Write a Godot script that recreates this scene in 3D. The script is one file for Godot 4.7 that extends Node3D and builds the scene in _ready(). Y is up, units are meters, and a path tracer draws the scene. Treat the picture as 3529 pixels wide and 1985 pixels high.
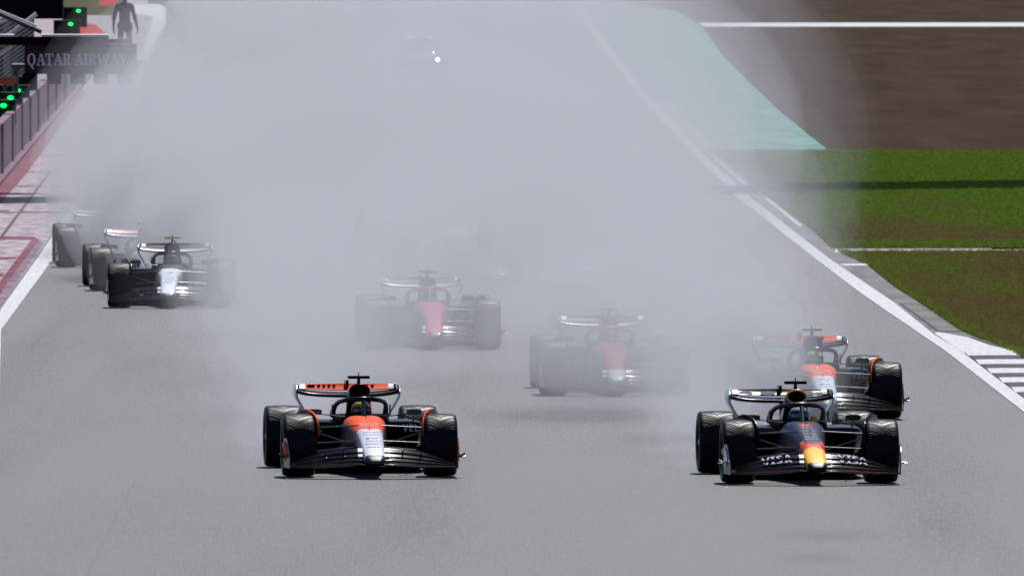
extends Node3D

# ---------------------------------------------------------------- geometry helper
class Geo:
	var v := PackedVector3Array()
	var n := PackedVector3Array()
	var c := PackedColorArray()
	var u := PackedVector2Array()
	var ix := PackedInt32Array()
	var hue := Color.WHITE

	func vert(p: Vector3, uv := Vector2.ZERO) -> int:
		v.push_back(p); n.push_back(Vector3.ZERO); c.push_back(hue); u.push_back(uv)
		return v.size() - 1

	func tri(a: int, b: int, d: int) -> void:
		var m := (v[d] - v[a]).cross(v[b] - v[a])
		n[a] += m; n[b] += m; n[d] += m
		ix.push_back(a); ix.push_back(b); ix.push_back(d)

	# rows of points; closed: each row is a ring; hues: one colour per row, or Callable(point) -> Color
	func grid(rows: Array, closed := true, hues = null, caps := true, uvs := Vector2.ONE) -> void:
		var k: int = rows[0].size()
		var mid := Vector3.ZERO
		for r in rows:
			for p in r: mid += p
		mid /= rows.size() * k
		var vol := 0.0
		var last := k if closed else k - 1
		for i in rows.size() - 1:
			for j in last:
				var a: Vector3 = rows[i][j] - mid
				var b: Vector3 = rows[i][(j + 1) % k] - mid
				var d: Vector3 = rows[i + 1][j] - mid
				vol += a.dot(d.cross(b))
		var flip := vol < 0.0
		var base := v.size()
		var across := k + 1 if closed else k
		for i in rows.size():
			for j in across:
				var p: Vector3 = rows[i][j % k]
				if hues is Callable: hue = hues.call(p)
				elif hues is Array: hue = hues[i]
				vert(p, Vector2(float(j) / (across - 1), float(i) / (rows.size() - 1)) * uvs)
		for i in rows.size() - 1:
			for j in across - 1:
				var a := base + i * across + j
				if flip:
					tri(a, a + 1, a + across); tri(a + 1, a + across + 1, a + across)
				else:
					tri(a, a + across, a + 1); tri(a + 1, a + across, a + across + 1)
		if closed:
			for i in rows.size():
				var a := base + i * across
				var s := n[a] + n[a + k]
				n[a] = s; n[a + k] = s
			if caps:
				cap(rows[0], rows[rows.size() - 1][0], hues, 0)
				cap(rows[rows.size() - 1], rows[0][0], hues, rows.size() - 1)

	func cap(ring, other: Vector3, hues, at: int) -> void:
		var mid := Vector3.ZERO
		for p in ring: mid += p
		mid /= ring.size()
		if hues is Callable: hue = hues.call(mid)
		elif hues is Array: hue = hues[at]
		var m := vert(mid)
		var first := v.size()
		for p in ring: vert(p)
		var face := (v[first + 1] - mid).cross(v[first] - mid)
		var out := face.dot(mid - other) > 0.0
		for j in ring.size():
			var a: int = first + j
			var b: int = first + (j + 1) % ring.size()
			if out: tri(m, a, b)
			else: tri(m, b, a)

	func box(mid: Vector3, size: Vector3, turn := Basis.IDENTITY) -> void:
		var h := size / 2.0
		for f in 6:
			var ax := f / 2
			var s := 1.0 if f % 2 == 0 else -1.0
			var q := []
			for e in [[-1, -1], [1, -1], [1, 1], [-1, 1]]:
				var p := Vector3.ZERO
				p[ax] = s * h[ax]; p[(ax + 1) % 3] = e[0] * h[(ax + 1) % 3]; p[(ax + 2) % 3] = e[1] * h[(ax + 2) % 3]
				q.push_back(vert(mid + turn * p))
			if s > 0: tri(q[0], q[2], q[1]); tri(q[0], q[3], q[2])
			else: tri(q[0], q[1], q[2]); tri(q[0], q[2], q[3])

	func tube(path: Array, radius, k := 8, flat := 1.0, up := Vector3.UP) -> void:
		var rows := []
		for i in path.size():
			var t: Vector3 = (path[mini(i + 1, path.size() - 1)] - path[maxi(i - 1, 0)]).normalized()
			var side := t.cross(up)
			if side.length() < 0.1: side = t.cross(Vector3.RIGHT)
			side = side.normalized()
			var over := side.cross(t).normalized()
			var r: float = radius[i] if radius is Array else radius
			var ring := PackedVector3Array()
			for j in k:
				var a := TAU * j / k
				ring.push_back(path[i] + side * cos(a) * r + over * sin(a) * r * flat)
			rows.push_back(ring)
		grid(rows)

	# a flat polygon in x,z (z is distance ahead, so it lies at -z) at height y
	func sheet(pts: Array, y: float, uvs := Vector2.ONE) -> void:
		var flat := PackedVector2Array()
		for p in pts: flat.push_back(Vector2(p[0], -p[1]))
		var t := Geometry2D.triangulate_polygon(flat)
		var base := v.size()
		for p in flat:
			v.push_back(Vector3(p.x, y, p.y)); n.push_back(Vector3.UP); c.push_back(hue); u.push_back(Vector2(p.x * uvs.x, p.y * uvs.y))
		for i in range(0, t.size(), 3):
			var a := flat[t[i]]; var b := flat[t[i + 1]]; var d := flat[t[i + 2]]
			var cw := (b - a).cross(d - a) > 0.0
			ix.push_back(base + t[i]); ix.push_back(base + (t[i + 1] if cw else t[i + 2])); ix.push_back(base + (t[i + 2] if cw else t[i + 1]))

	# an outline in x,y pushed along z from z0 to z1
	func prism(pts: Array, z0: float, z1: float) -> void:
		var flat := PackedVector2Array(pts)
		var t := Geometry2D.triangulate_polygon(flat)
		for side in 2:
			var base := v.size()
			for p in flat: vert(Vector3(p.x, p.y, z0 if side == 0 else z1))
			for i in range(0, t.size(), 3):
				var cw := (flat[t[i + 1]] - flat[t[i]]).cross(flat[t[i + 2]] - flat[t[i]]) < 0.0
				if cw == ((side == 1) == (z1 > z0)): tri(base + t[i], base + t[i + 1], base + t[i + 2])
				else: tri(base + t[i], base + t[i + 2], base + t[i + 1])
		for i in flat.size():
			var a := flat[i]; var b := flat[(i + 1) % flat.size()]
			var q := [vert(Vector3(a.x, a.y, z0)), vert(Vector3(b.x, b.y, z0)), vert(Vector3(b.x, b.y, z1)), vert(Vector3(a.x, a.y, z1))]
			tri(q[0], q[1], q[2]); tri(q[0], q[2], q[3])

	func moved(t: Transform3D) -> Geo:
		for i in v.size():
			v[i] = t * v[i]; n[i] = t.basis * n[i]
		return self

	func mesh() -> ArrayMesh:
		var a := []
		a.resize(Mesh.ARRAY_MAX)
		for i in n.size(): n[i] = n[i].normalized() if n[i].length_squared() > 1e-20 else Vector3.UP
		a[Mesh.ARRAY_VERTEX] = v; a[Mesh.ARRAY_NORMAL] = n; a[Mesh.ARRAY_COLOR] = c; a[Mesh.ARRAY_TEX_UV] = u; a[Mesh.ARRAY_INDEX] = ix
		var m := ArrayMesh.new()
		m.add_surface_from_arrays(Mesh.PRIMITIVE_TRIANGLES, a)
		return m

	# bones [a, b, radius a, radius b] joined smoothly and meshed with surface nets
	func body(bones: Array, cell: float, soft: float) -> void:
		var lo := Vector3.INF; var hi := -Vector3.INF
		for b in bones:
			var r: float = maxf(b[2], b[3]) + cell * 2
			for e in 2:
				lo = lo.min(b[e] - Vector3.ONE * r); hi = hi.max(b[e] + Vector3.ONE * r)
		var sx := int((hi.x - lo.x) / cell) + 2; var sy := int((hi.y - lo.y) / cell) + 2; var sz := int((hi.z - lo.z) / cell) + 2
		var f := PackedFloat32Array(); f.resize(sx * sy * sz); f.fill(10.0)
		for b in bones:
			var p0: Vector3 = b[0]; var d: Vector3 = b[1] - b[0]
			var dd := maxf(d.length_squared(), 1e-9)
			var reach: float = maxf(b[2], b[3]) + soft + cell * 2
			var q0 := ((p0.min(b[1]) - Vector3.ONE * reach - lo) / cell).floor(); var q1 := ((p0.max(b[1]) + Vector3.ONE * reach - lo) / cell).ceil()
			for z in range(maxi(0, int(q0.z)), mini(sz, int(q1.z) + 1)):
				for y in range(maxi(0, int(q0.y)), mini(sy, int(q1.y) + 1)):
					for x in range(maxi(0, int(q0.x)), mini(sx, int(q1.x) + 1)):
						var p := lo + Vector3(x, y, z) * cell - p0
						var t := clampf(p.dot(d) / dd, 0.0, 1.0)
						var dist: float = (p - d * t).length() - lerpf(b[2], b[3], t)
						var at := (z * sy + y) * sx + x
						var h := clampf(0.5 + 0.5 * (f[at] - dist) / soft, 0.0, 1.0)
						f[at] = lerpf(f[at], dist, h) - soft * h * (1.0 - h)
		var ids := {}
		var step := [1, sx, sx * sy]
		for z in sz - 1:
			for y in sy - 1:
				for x in sx - 1:
					var at := (z * sy + y) * sx + x
					var first := f[at] < 0.0
					var mixed := false
					for k in range(1, 8):
						if (f[at + (k & 1) + (k >> 1 & 1) * sx + (k >> 2) * sx * sy] < 0.0) != first:
							mixed = true
							break
					if not mixed: continue
					var sum := Vector3.ZERO; var count := 0
					for k in 8:
						for ax in 3:
							if k >> ax & 1: continue
							var k2 := k | 1 << ax
							var fa := f[at + (k & 1) + (k >> 1 & 1) * sx + (k >> 2) * sx * sy]
							var fb := f[at + (k2 & 1) + (k2 >> 1 & 1) * sx + (k2 >> 2) * sx * sy]
							if (fa < 0.0) != (fb < 0.0):
								var p := Vector3(k & 1, k >> 1 & 1, k >> 2)
								p[ax] += fa / (fa - fb)
								sum += p; count += 1
					ids[at] = vert(lo + (Vector3(x, y, z) + sum / count) * cell)
		for at in ids:
			for ax in 3:
				var s1: int = step[(ax + 1) % 3]; var s2: int = step[(ax + 2) % 3]
				var ahead: int = at + step[ax]
				if ahead >= f.size() or (f[at] < 0.0) == (f[ahead] < 0.0): continue
				if not (ids.has(at - s1) and ids.has(at - s2) and ids.has(at - s1 - s2)): continue
				var q := [ids[at], ids[at - s1], ids[at - s1 - s2], ids[at - s2]]
				if f[at] < 0.0: q.reverse()
				tri(q[0], q[1], q[2]); tri(q[0], q[2], q[3])

# ---------------------------------------------------------------- scene helpers
var M := {}
var G := {}
var used := {}
var rng := RandomNumberGenerator.new()

func lin(r: float, g: float, b: float) -> Color:
	return Color(r, g, b).linear_to_srgb()

func mat(called: String, hue: Color, rough := 0.6, metal := 0.0, spec := 0.5, coat := 0.0) -> StandardMaterial3D:
	var m := StandardMaterial3D.new()
	m.resource_name = called
	m.albedo_color = hue.linear_to_srgb()
	m.roughness = rough; m.metallic = metal; m.metallic_specular = spec
	m.cull_mode = BaseMaterial3D.CULL_DISABLED
	if coat > 0.0:
		m.clearcoat_enabled = true; m.clearcoat = coat; m.clearcoat_roughness = 0.08
	M[called] = m
	return m

func tinted(called: String, rough := 0.4, coat := 0.0, spec := 0.5) -> StandardMaterial3D:
	var m := mat(called, Color.WHITE, rough, 0.0, spec, coat)
	m.vertex_color_use_as_albedo = true
	return m

func numbered(called: String) -> String:
	var k: int = used.get(called, 0)
	used[called] = k + 1
	return called if k == 0 else "%s_%03d" % [called, k]

func tag(o: Node3D, label: String, category: String, group := "", kind := "") -> Node3D:
	if label: o.set_meta("label", label)
	if category: o.set_meta("category", category)
	if group: o.set_meta("group", group)
	if kind: o.set_meta("kind", kind)
	return o

func thing(called: String, at: Vector3, turn := 0.0) -> Node3D:
	var o := Node3D.new()
	o.name = numbered(called); o.position = at; o.rotation.y = turn
	add_child(o)
	return o

func part(parent: Node, called: String, m: Mesh, material: Material) -> MeshInstance3D:
	var o := MeshInstance3D.new()
	o.mesh = m; o.material_override = material
	if parent == self: called = numbered(called)
	else:
		var k := 0
		while parent.has_node(NodePath(called if k == 0 else "%s_%03d" % [called, k])): k += 1
		if k: called = "%s_%03d" % [called, k]
	o.name = called
	parent.add_child(o)
	return o

func ground(called: String, pts: Array, y: float, material: Material, uvs := Vector2.ONE) -> MeshInstance3D:
	var g := Geo.new()
	g.sheet(pts, y, uvs)
	var o := part(self, called, g.mesh(), material)
	o.set_meta("kind", "structure")
	return o

func oval(cx: float, cy: float, z: float, hw: float, hh: float, k := 24, power := 2.6) -> PackedVector3Array:
	var ring := PackedVector3Array()
	for j in k:
		var a := TAU * j / k
		var ca := cos(a); var sa := sin(a)
		ring.push_back(Vector3(cx + hw * signf(ca) * pow(absf(ca), 2.0 / power), cy + hh * signf(sa) * pow(absf(sa), 2.0 / power), z))
	return ring

func lettering(parent: Node, called: String, words: String, height: float, material: Material, where: Transform3D, bold := false, serif := false, width := 0.0) -> MeshInstance3D:
	var t := TextMesh.new()
	var f := SystemFont.new()
	f.font_names = PackedStringArray(["Droid Serif" if serif else "Droid Sans"])
	f.font_weight = 700 if bold else 400
	t.font = f; t.text = words; t.font_size = 32; t.pixel_size = height / 23.0; t.depth = 0.004; t.curve_step = 2.0
	var o := part(parent, called, t, material)
	if width > 0.0:
		var w := t.get_aabb().size.x
		if w > 0.0: where.basis.x *= width / w
	o.transform = where
	return o

# ---------------------------------------------------------------- main
func _ready() -> void:
	rng.seed = 77
	# camera
	var cam := Camera3D.new()
	cam.name = "camera"
	var lens := CameraAttributesPhysical.new()
	lens.frustum_focal_length = 790.7; lens.frustum_focus_distance = 226.0; lens.exposure_aperture = 20.0
	lens.frustum_near = 20.0; lens.frustum_far = 5000.0
	cam.attributes = lens
	cam.position = Vector3(0, 6.7, 0); cam.rotation_degrees.x = -1.198
	add_child(cam)
	# sky and air
	var e := Environment.new()
	e.background_mode = Environment.BG_SKY
	var s := ProceduralSkyMaterial.new()
	s.sky_top_color = Color(0.245, 0.36, 0.565); s.sky_horizon_color = Color(0.64, 0.722, 0.815); s.sky_curve = 0.15
	s.ground_bottom_color = Color(0.3, 0.3, 0.3); s.ground_horizon_color = Color(0.6, 0.61, 0.62)
	s.sun_angle_max = 20.0
	e.sky = Sky.new(); e.sky.sky_material = s
	e.tonemap_mode = Environment.TONE_MAPPER_LINEAR
	e.tonemap_exposure = 1.07
	e.volumetric_fog_enabled = true; e.volumetric_fog_density = 0.0
	e.sdfgi_enabled = true; e.ssao_enabled = true; e.ssil_enabled = true
	var w := WorldEnvironment.new()
	w.name = "environment"; w.environment = e
	add_child(w)
	var sun := DirectionalLight3D.new()
	sun.name = "sun"; sun.light_energy = 1.6; sun.light_color = Color(1.0, 0.99, 0.98); sun.light_angular_distance = 0.5; sun.shadow_enabled = true
	sun.look_at_from_position(Vector3.ZERO, -Vector3(0.11, 0.848, -0.518))
	add_child(sun)

	make_materials()
	make_track()
	make_grass()
	make_pit_side()
	make_overhead()
	make_car_shapes()
	make_cars()
	make_far_car()
	make_spray()

func make_materials() -> void:
	# asphalt: stones of a centimetre and more, wet gloss that varies from stone to stone
	var wide := 1024; var tall := 2048
	var big := FastNoiseLite.new(); big.seed = 5; big.frequency = 0.012; big.fractal_octaves = 4
	var px := PackedByteArray(); px.resize(wide * tall)
	var rx := PackedByteArray(); rx.resize(wide * tall)
	var coarse := []
	for y in 65:
		var row := PackedFloat32Array()
		for x in 33: row.push_back(big.get_noise_2d(sin(x / 32.0 * TAU) * 60.0 + cos(x / 32.0 * TAU) * 40.0, (y % 64) * 14.0))
		coarse.push_back(row)
	for y in tall:
		var cy := y >> 5
		var fy := (y & 31) / 32.0
		var r0: PackedFloat32Array = coarse[cy]; var r1: PackedFloat32Array = coarse[cy + 1]
		for x in wide:
			var cx := x >> 5
			var fx := (x & 31) / 32.0
			var low := lerpf(lerpf(r0[cx], r0[cx + 1], fx), lerpf(r1[cx], r1[cx + 1], fx), fy)
			var h := rng.randf()
			var stone := h * h * h * h
			px[y * wide + x] = clampi(int(142.0 + low * 60.0 + stone * 110.0), 0, 255)
			rx[y * wide + x] = clampi(int(150.0 - low * 36.0 - stone * 64.0), 0, 255)
	var a := mat("asphalt", Color(0.18, 0.166, 0.143), 1.0)
	a.albedo_texture = ImageTexture.create_from_image(Image.create_from_data(wide, tall, false, Image.FORMAT_L8, px))
	a.roughness_texture = ImageTexture.create_from_image(Image.create_from_data(wide, tall, false, Image.FORMAT_L8, rx))
	a.roughness_texture_channel = BaseMaterial3D.TEXTURE_CHANNEL_RED
	M.stone_tex = a.albedo_texture
	var sh := mat("shoulder_asphalt", Color(0.26, 0.25, 0.235), 0.75, 0.0, 0.4)
	sh.albedo_texture = a.albedo_texture
	var paint := mat("white_paint", Color(0.52, 0.525, 0.53), 0.65)
	paint.albedo_texture = wear(Color(0.84, 0.84, 0.83), 21, 0.05)
	paint.uv1_triplanar = true; paint.uv1_world_triplanar = true; paint.uv1_scale = Vector3(0.5, 0.5, 0.06)
	var old := mat("brown_runoff", Color(0.060, 0.039, 0.026), 1.0, 0.0, 0.05)
	old.albedo_texture = wear(Color(0.84, 0.84, 0.84), 31, 0.02)
	old.uv1_triplanar = true; old.uv1_world_triplanar = true; old.uv1_scale = Vector3(0.06, 0.06, 0.0045)
	var gp := mat("green_paint", Color(0.16, 0.36, 0.28), 0.9, 0.0, 0.3)
	gp.albedo_texture = wear(Color(0.6, 0.66, 0.64), 41, 0.02)
	gp.uv1_triplanar = true; gp.uv1_world_triplanar = true; gp.uv1_scale = Vector3(0.08, 0.08, 0.015)
	for k in [["soil", Color(0.09, 0.078, 0.03)], ["pit_concrete", Color(0.42, 0.40, 0.40)], ["pink_concrete", Color(0.50, 0.405, 0.43)], ["magenta_paint", Color(0.29, 0.10, 0.13)], ["mauve_gravel", Color(0.30, 0.22, 0.27)], ["red_paint", Color(0.50, 0.05, 0.05)]]:
		var m := mat(k[0], k[1], 0.9, 0.0, 0.2)
		m.albedo_texture = wear(Color(0.66, 0.66, 0.66), 50 + M.size(), 0.03)
		m.uv1_triplanar = true; m.uv1_world_triplanar = true; m.uv1_scale = Vector3(0.3, 0.3, 0.05)
	var an := mat("asphalt_new", Color(0.193, 0.178, 0.154), 0.95)
	an.albedo_texture = a.albedo_texture; an.roughness_texture = a.roughness_texture; an.roughness_texture_channel = BaseMaterial3D.TEXTURE_CHANNEL_RED
	var st := mat("stain", Color(0.06, 0.055, 0.05), 0.6)
	var gt := GradientTexture2D.new()
	var gr := Gradient.new()
	gr.set_color(0, Color(1, 1, 1, 0.15)); gr.set_color(1, Color(1, 1, 1, 0))
	gt.gradient = gr; gt.fill = GradientTexture2D.FILL_RADIAL; gt.fill_from = Vector2(0.5, 0.5); gt.fill_to = Vector2(0.95, 0.5); gt.width = 128; gt.height = 128
	st.albedo_texture = gt; st.transparency = BaseMaterial3D.TRANSPARENCY_ALPHA
	mat("seam", Color(0.03, 0.03, 0.03), 0.9)
	mat("concrete_strip", Color(0.62, 0.61, 0.58), 0.8)
	var b := mat("black_paint", Color(0.035, 0.035, 0.037), 0.7)
	b.metallic_specular = 0.3
	# car materials
	mat("carbon", Color(0.004, 0.0043, 0.005), 0.2, 0.0, 0.3)
	mat("gloss_black", Color(0.006, 0.006, 0.007), 0.22, 0.0, 0.7)
	mat("matt_black", Color(0.006, 0.006, 0.007), 0.75, 0.0, 0.15)
	mat("void", Color(0.002, 0.002, 0.002), 1.0, 0.0, 0.0)
	mat("steel", Color(0.55, 0.56, 0.58), 0.3, 1.0)
	mat("dark_steel", Color(0.035, 0.038, 0.042), 0.5, 0.3)
	mat("rim", Color(0.03, 0.03, 0.032), 0.35, 0.6)
	mat("green_ring", Color(0.02, 0.25, 0.05), 0.6)
	tinted("livery", 0.4, 0.1, 0.28)
	tinted("dull_livery", 0.5, 0.0, 0.4)
	var t := mat("tyre", Color(0.006, 0.006, 0.0063), 1.0, 0.0, 0.26)
	t.heightmap_enabled = true; t.heightmap_scale = 0.25
	t.heightmap_texture = tread()
	t.roughness_texture = groove_gloss; t.roughness_texture_channel = BaseMaterial3D.TEXTURE_CHANNEL_RED
	mat("letter_white", Color(0.42, 0.42, 0.44), 0.7)
	mat("letter_grey", Color(0.25, 0.25, 0.27), 0.6)
	mat("letter_lilac", Color(0.62, 0.59, 0.80), 0.6)
	mat("orange", Color(0.72, 0.058, 0.001), 0.5, 0.0, 0.12, 0.0)
	mat("teal", Color(0.01, 0.06, 0.075), 0.35, 0.0, 0.5, 0.6)
	mat("navy", Color(0.005, 0.007, 0.018), 0.3, 0.0, 0.42)
	mat("yellow", Color(0.80, 0.36, 0.015), 0.4, 0.0, 0.5, 0.5)
	mat("lime", Color(0.40, 0.62, 0.05), 0.5)
	mat("red", Color(0.50, 0.012, 0.02), 0.4, 0.0, 0.5, 0.6)
	mat("white", Color(0.72, 0.72, 0.74), 0.4, 0.0, 0.5, 0.5)
	mat("silver", Color(0.62, 0.63, 0.66), 0.3, 0.6, 0.5, 0.4)
	mat("fitting", Color(0.4, 0.4, 0.41), 0.4)
	mat("tip_grey", Color(0.13, 0.135, 0.14), 0.45, 0.0, 0.5)
	mat("dark_green", Color(0.006, 0.05, 0.035), 0.4, 0.0, 0.5, 0.6)
	mat("visor", Color(0.02, 0.10, 0.12), 0.06, 0.0, 0.8)
	mat("dark_visor", Color(0.01, 0.01, 0.014), 0.05, 0.0, 0.8)
	mat("suit", Color(0.05, 0.05, 0.06), 0.9)
	mat("skin", Color(0.38, 0.22, 0.15), 0.6)
	mat("hair", Color(0.02, 0.014, 0.01), 0.8)
	mat("glass", Color(0.02, 0.03, 0.035), 0.08)
	# pit side
	mat("board", Color(0.035, 0.006, 0.016), 0.6, 0.0, 0.3)
	mat("galvanised", Color(0.7, 0.71, 0.73), 0.35, 0.0, 0.6)
	mat("wall_panel", Color(0.21, 0.125, 0.16), 0.8, 0.0, 0.3)
	mat("wall_post", Color(0.16, 0.075, 0.11), 0.8, 0.0, 0.3)
	mat("orange_box", Color(0.45, 0.06, 0.02), 0.7)
	var gl := mat("green_lamp", Color(0.1, 0.6, 0.3), 0.3)
	gl.emission_enabled = true; gl.emission = Color(0.02, 1.0, 0.42); gl.emission_energy_multiplier = 1.3
	var hl := mat("head_lamp", Color(0.9, 0.9, 0.9), 0.2)
	hl.emission_enabled = true; hl.emission = Color(1, 0.98, 0.94); hl.emission_energy_multiplier = 220.0
	var am := mat("amber_lamp", Color(0.8, 0.4, 0.05), 0.3)
	am.emission_enabled = true; am.emission = Color(1, 0.45, 0.05); am.emission_energy_multiplier = 1.6

func wear(low: Color, sd: int, freq := 0.03) -> NoiseTexture2D:
	var n := FastNoiseLite.new()
	n.seed = sd; n.frequency = freq; n.fractal_octaves = 5; n.noise_type = FastNoiseLite.TYPE_SIMPLEX
	var t := NoiseTexture2D.new()
	t.width = 256; t.height = 256; t.seamless = true; t.noise = n
	var g := Gradient.new()
	g.set_color(0, low); g.set_color(1, Color.WHITE)
	t.color_ramp = g
	return t

var groove_gloss: ImageTexture
func tread() -> ImageTexture:
	# grooves of an intermediate tyre: curved lines across the tread and a zigzag down the middle; u runs round the tyre's section, v round the wheel
	var side := 256; var long := 1024
	var px := PackedByteArray(); px.resize(side * long)
	for y in long:
		for x in side:
			var a := (x / 255.0 - 0.5) / 0.30    # -1..1 across the tread
			var h := 255
			if absf(a) < 1.0:
				var b := absf(a)
				var curve := 1.15 * (sin(PI / 2 * b / 0.62) if b < 0.62 else 1.0 - 0.35 * pow((b - 0.62) / 0.38, 2.0))
				var p := fposmod(y / 1024.0 * 26.0 + curve, 1.0)
				if p < 0.17 and b < 0.96: h = 20
				var p2 := fposmod(y / 1024.0 * 26.0 + 0.5 + curve * 1.15, 1.0)
				if p2 < 0.11 and b > 0.16 and b < 0.93: h = 60
			px[y * side + x] = h
	var gloss := PackedByteArray(); gloss.resize(side * long)
	for i in px.size(): gloss[i] = 104 if px[i] > 200 else (255 if px[i] < 40 else 200)
	groove_gloss = ImageTexture.create_from_image(Image.create_from_data(side, long, false, Image.FORMAT_L8, gloss))
	return ImageTexture.create_from_image(Image.create_from_data(side, long, false, Image.FORMAT_L8, px))

# ---------------------------------------------------------------- ground
const LINE_LEFT := [[7.2, 150.0], [6.95, 200.0], [6.59, 244.2], [6.32, 276.5], [6.16, 288.9], [5.83, 315.1], [5.55, 343.9], [4.9, 418.1], [4.88, 433.4], [4.63, 476.0], [4.42, 538.5], [4.11, 628.4], [3.53, 1059.1], [3.4, 1200.0]]
const LINE_RIGHT := [[7.5, 150.0], [7.2, 200.0], [6.82, 244.2], [6.54, 276.5], [6.38, 287.1], [6.24, 308.1], [5.86, 339.9], [5.79, 345.8], [5.22, 415.4], [5.14, 433.4], [4.89, 480.3], [4.69, 545.8], [4.4, 632.1], [3.93, 1059.1], [3.8, 1200.0]]
const EDGE := [[10.5, 150.0], [10.3, 240.0], [8.4, 262.0], [7.32, 271.3], [7.26, 276.0], [7.04, 282.8], [6.86, 288.2], [6.62, 310.5], [6.48, 320.8], [6.37, 339.9], [6.02, 354.2], [5.93, 376.7], [5.78, 392.9], [5.53, 431.7], [5.21, 485.4]]

func edge_at(z: float) -> float:
	for i in EDGE.size() - 1:
		if z <= EDGE[i + 1][1]: return lerpf(EDGE[i][0], EDGE[i + 1][0], clampf((z - EDGE[i][1]) / (EDGE[i + 1][1] - EDGE[i][1]), 0, 1))
	return EDGE[-1][0]

func make_track() -> void:
	ground("ground", [[-1500, -300], [1500, -300], [1500, 3500], [-1500, 3500]], -0.03, M.soil)
	var uv := Vector2(1.0 / 11.3, 1.0 / 640.0)
	ground("road", [[-7.2, 120], [-7.2, 250], [-12.0, 300], [-22, 1250], [14, 1250], [9.0, 490], [9.0, 120]], 0.0, M.asphalt, uv)
	var strip := LINE_RIGHT.slice(0, 12).duplicate()
	var back := EDGE.duplicate()
	back.reverse()
	ground("road_shoulder", strip.filter(func(p): return p[1] > 230 and p[1] < 490) + back.filter(func(p): return p[1] > 230), 0.004, M.shoulder_asphalt, Vector2(0.4, 0.02))
	back = LINE_RIGHT.duplicate()
	back.reverse()
	ground("road_edge_line", LINE_LEFT + back, 0.008, M.white_paint)
	ground("thin_road_line", [[5.02, 480.3], [5.1, 480.3], [5.4, 431.7], [5.31, 431.7]], 0.008, M.white_paint)
	ground("thin_road_line", [[5.51, 413.3], [5.6, 413.3], [5.83, 379.4], [5.74, 379.4]], 0.008, M.white_paint)
	ground("shoulder_paint_patch", [[5.9, 341.0], [6.36, 341.0], [6.38, 339.2], [5.93, 339.2]], 0.008, M.white_paint)
	ground("asphalt_repair", [[6.30, 308.1], [6.58, 308.7], [6.86, 288.2], [6.48, 288.2]], 0.008, M.seam)
	ground("asphalt_repair", [[6.33, 307.7], [6.56, 308.2], [6.83, 288.7], [6.51, 288.7]], 0.012, M.shoulder_asphalt, Vector2(0.4, 0.02))
	ground("asphalt_repair", [[-9.5, 120], [-3.9, 120], [-4.3, 216.7], [-9.5, 216.7]], 0.004, M.asphalt_new, uv)
	for q in [[3.3, 197.2, 0.75, 2.6], [3.05, 190.5, 0.5, 2.2], [-0.86, 209.0, 0.1, 0.8], [-7.75, 288.0, 0.12, 1.5]]:
		var g := Geo.new()
		var ring := []
		for j in 20:
			var a := TAU * j / 20.0
			ring.push_back([q[0] + cos(a) * q[2] * rng.randf_range(0.8, 1.1), q[1] + sin(a) * q[3]])
		g.sheet(ring, 0.006)
		for i in g.v.size(): g.u[i] = Vector2(0.5 + (g.v[i].x - q[0]) / q[2] * 0.42, 0.5 + (-g.v[i].z - q[1]) / q[3] * 0.42)
		var o := part(self, "oil_stain", g.mesh(), M.stain)
		o.set_meta("kind", "structure")
	# green painted run-off and the old brown run-off behind
	ground("green_runoff", [[4.95, 487.6], [8.18, 490.5], [8.15, 575.3], [8.35, 677.7], [8.56, 767.0], [9.43, 943.5], [9.25, 1059.1], [6.03, 1146.4], [3.9, 1150], [3.97, 1059.1], [4.45, 632.1], [4.75, 545.8]], 0.006, M.green_paint)
	ground("brown_runoff", [[8.19, 490.5], [8.16, 575.3], [8.36, 677.7], [8.57, 767.0], [9.44, 943.5], [9.26, 1059.1], [6.04, 1146.4], [3.9, 1400], [200, 1400], [200, 491.5]], 0.002, M.brown_runoff)
	ground("runoff_line", [[9.5, 938.0], [160, 955.0], [160, 982.0], [9.5, 966.0]], 0.006, M.white_paint)
	# kerb bars beside the far track edge
	var kt := thing("far_kerb", Vector3.ZERO)
	kt.set_meta("kind", "structure")
	for i in 22:
		var z := 498.0 + i * 5.4
		var x0 := 4.84 - (z - 490.0) * 0.0024
		var x1 := 5.42 - i * 0.018
		var g := Geo.new()
		g.sheet([[x0, z], [x1, z], [x1 - 0.01, z + 2.7], [x0 - 0.007, z + 2.7]], 0.012)
		part(kt, "bar", g.mesh(), M.white_paint)
	# near kerb: black and white concrete bars with a raised saw edge
	var kerb := thing("kerb", Vector3.ZERO)
	tag(kerb, "black and white striped kerb beside the white track edge line", "kerb")
	var at := 216.0
	var k := 0
	while at < 277.0:
		var deep := 2.35 if k % 2 == 0 else 2.65
		var x0 := lerpf(6.84, 6.56, clampf((at - 240.0) / 36.0, -1, 1))
		var x1 := minf(edge_at(at) + 0.03, x0 + 2.1)
		var last := at + deep >= 277.0
		if not last and x1 > x0 + 0.1:
			var g := Geo.new()
			var rows := []
			for q in [[at, 0.010], [at + 0.03, 0.012], [at + deep - 0.5, 0.02], [at + deep - 0.005, 0.012]]:
				rows.push_back(PackedVector3Array([Vector3(x0, q[1], -q[0]), Vector3(x0 + 0.25, q[1] + 0.004, -q[0]), Vector3(x1, q[1] + 0.004, -q[0])]))
			g.grid(rows, false)
			part(kerb, "black_bar" if k % 2 == 0 else "white_bar", g.mesh(), M.black_paint if k % 2 == 0 else M.white_paint)
		at += deep
		k += 1
	ground("kerb_end_paint", [[6.56, 274.6], [7.2, 274.6], [7.27, 276.3], [6.9, 284.0], [6.48, 288.0], [6.40, 287.1]], 0.012, M.white_paint)
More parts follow.
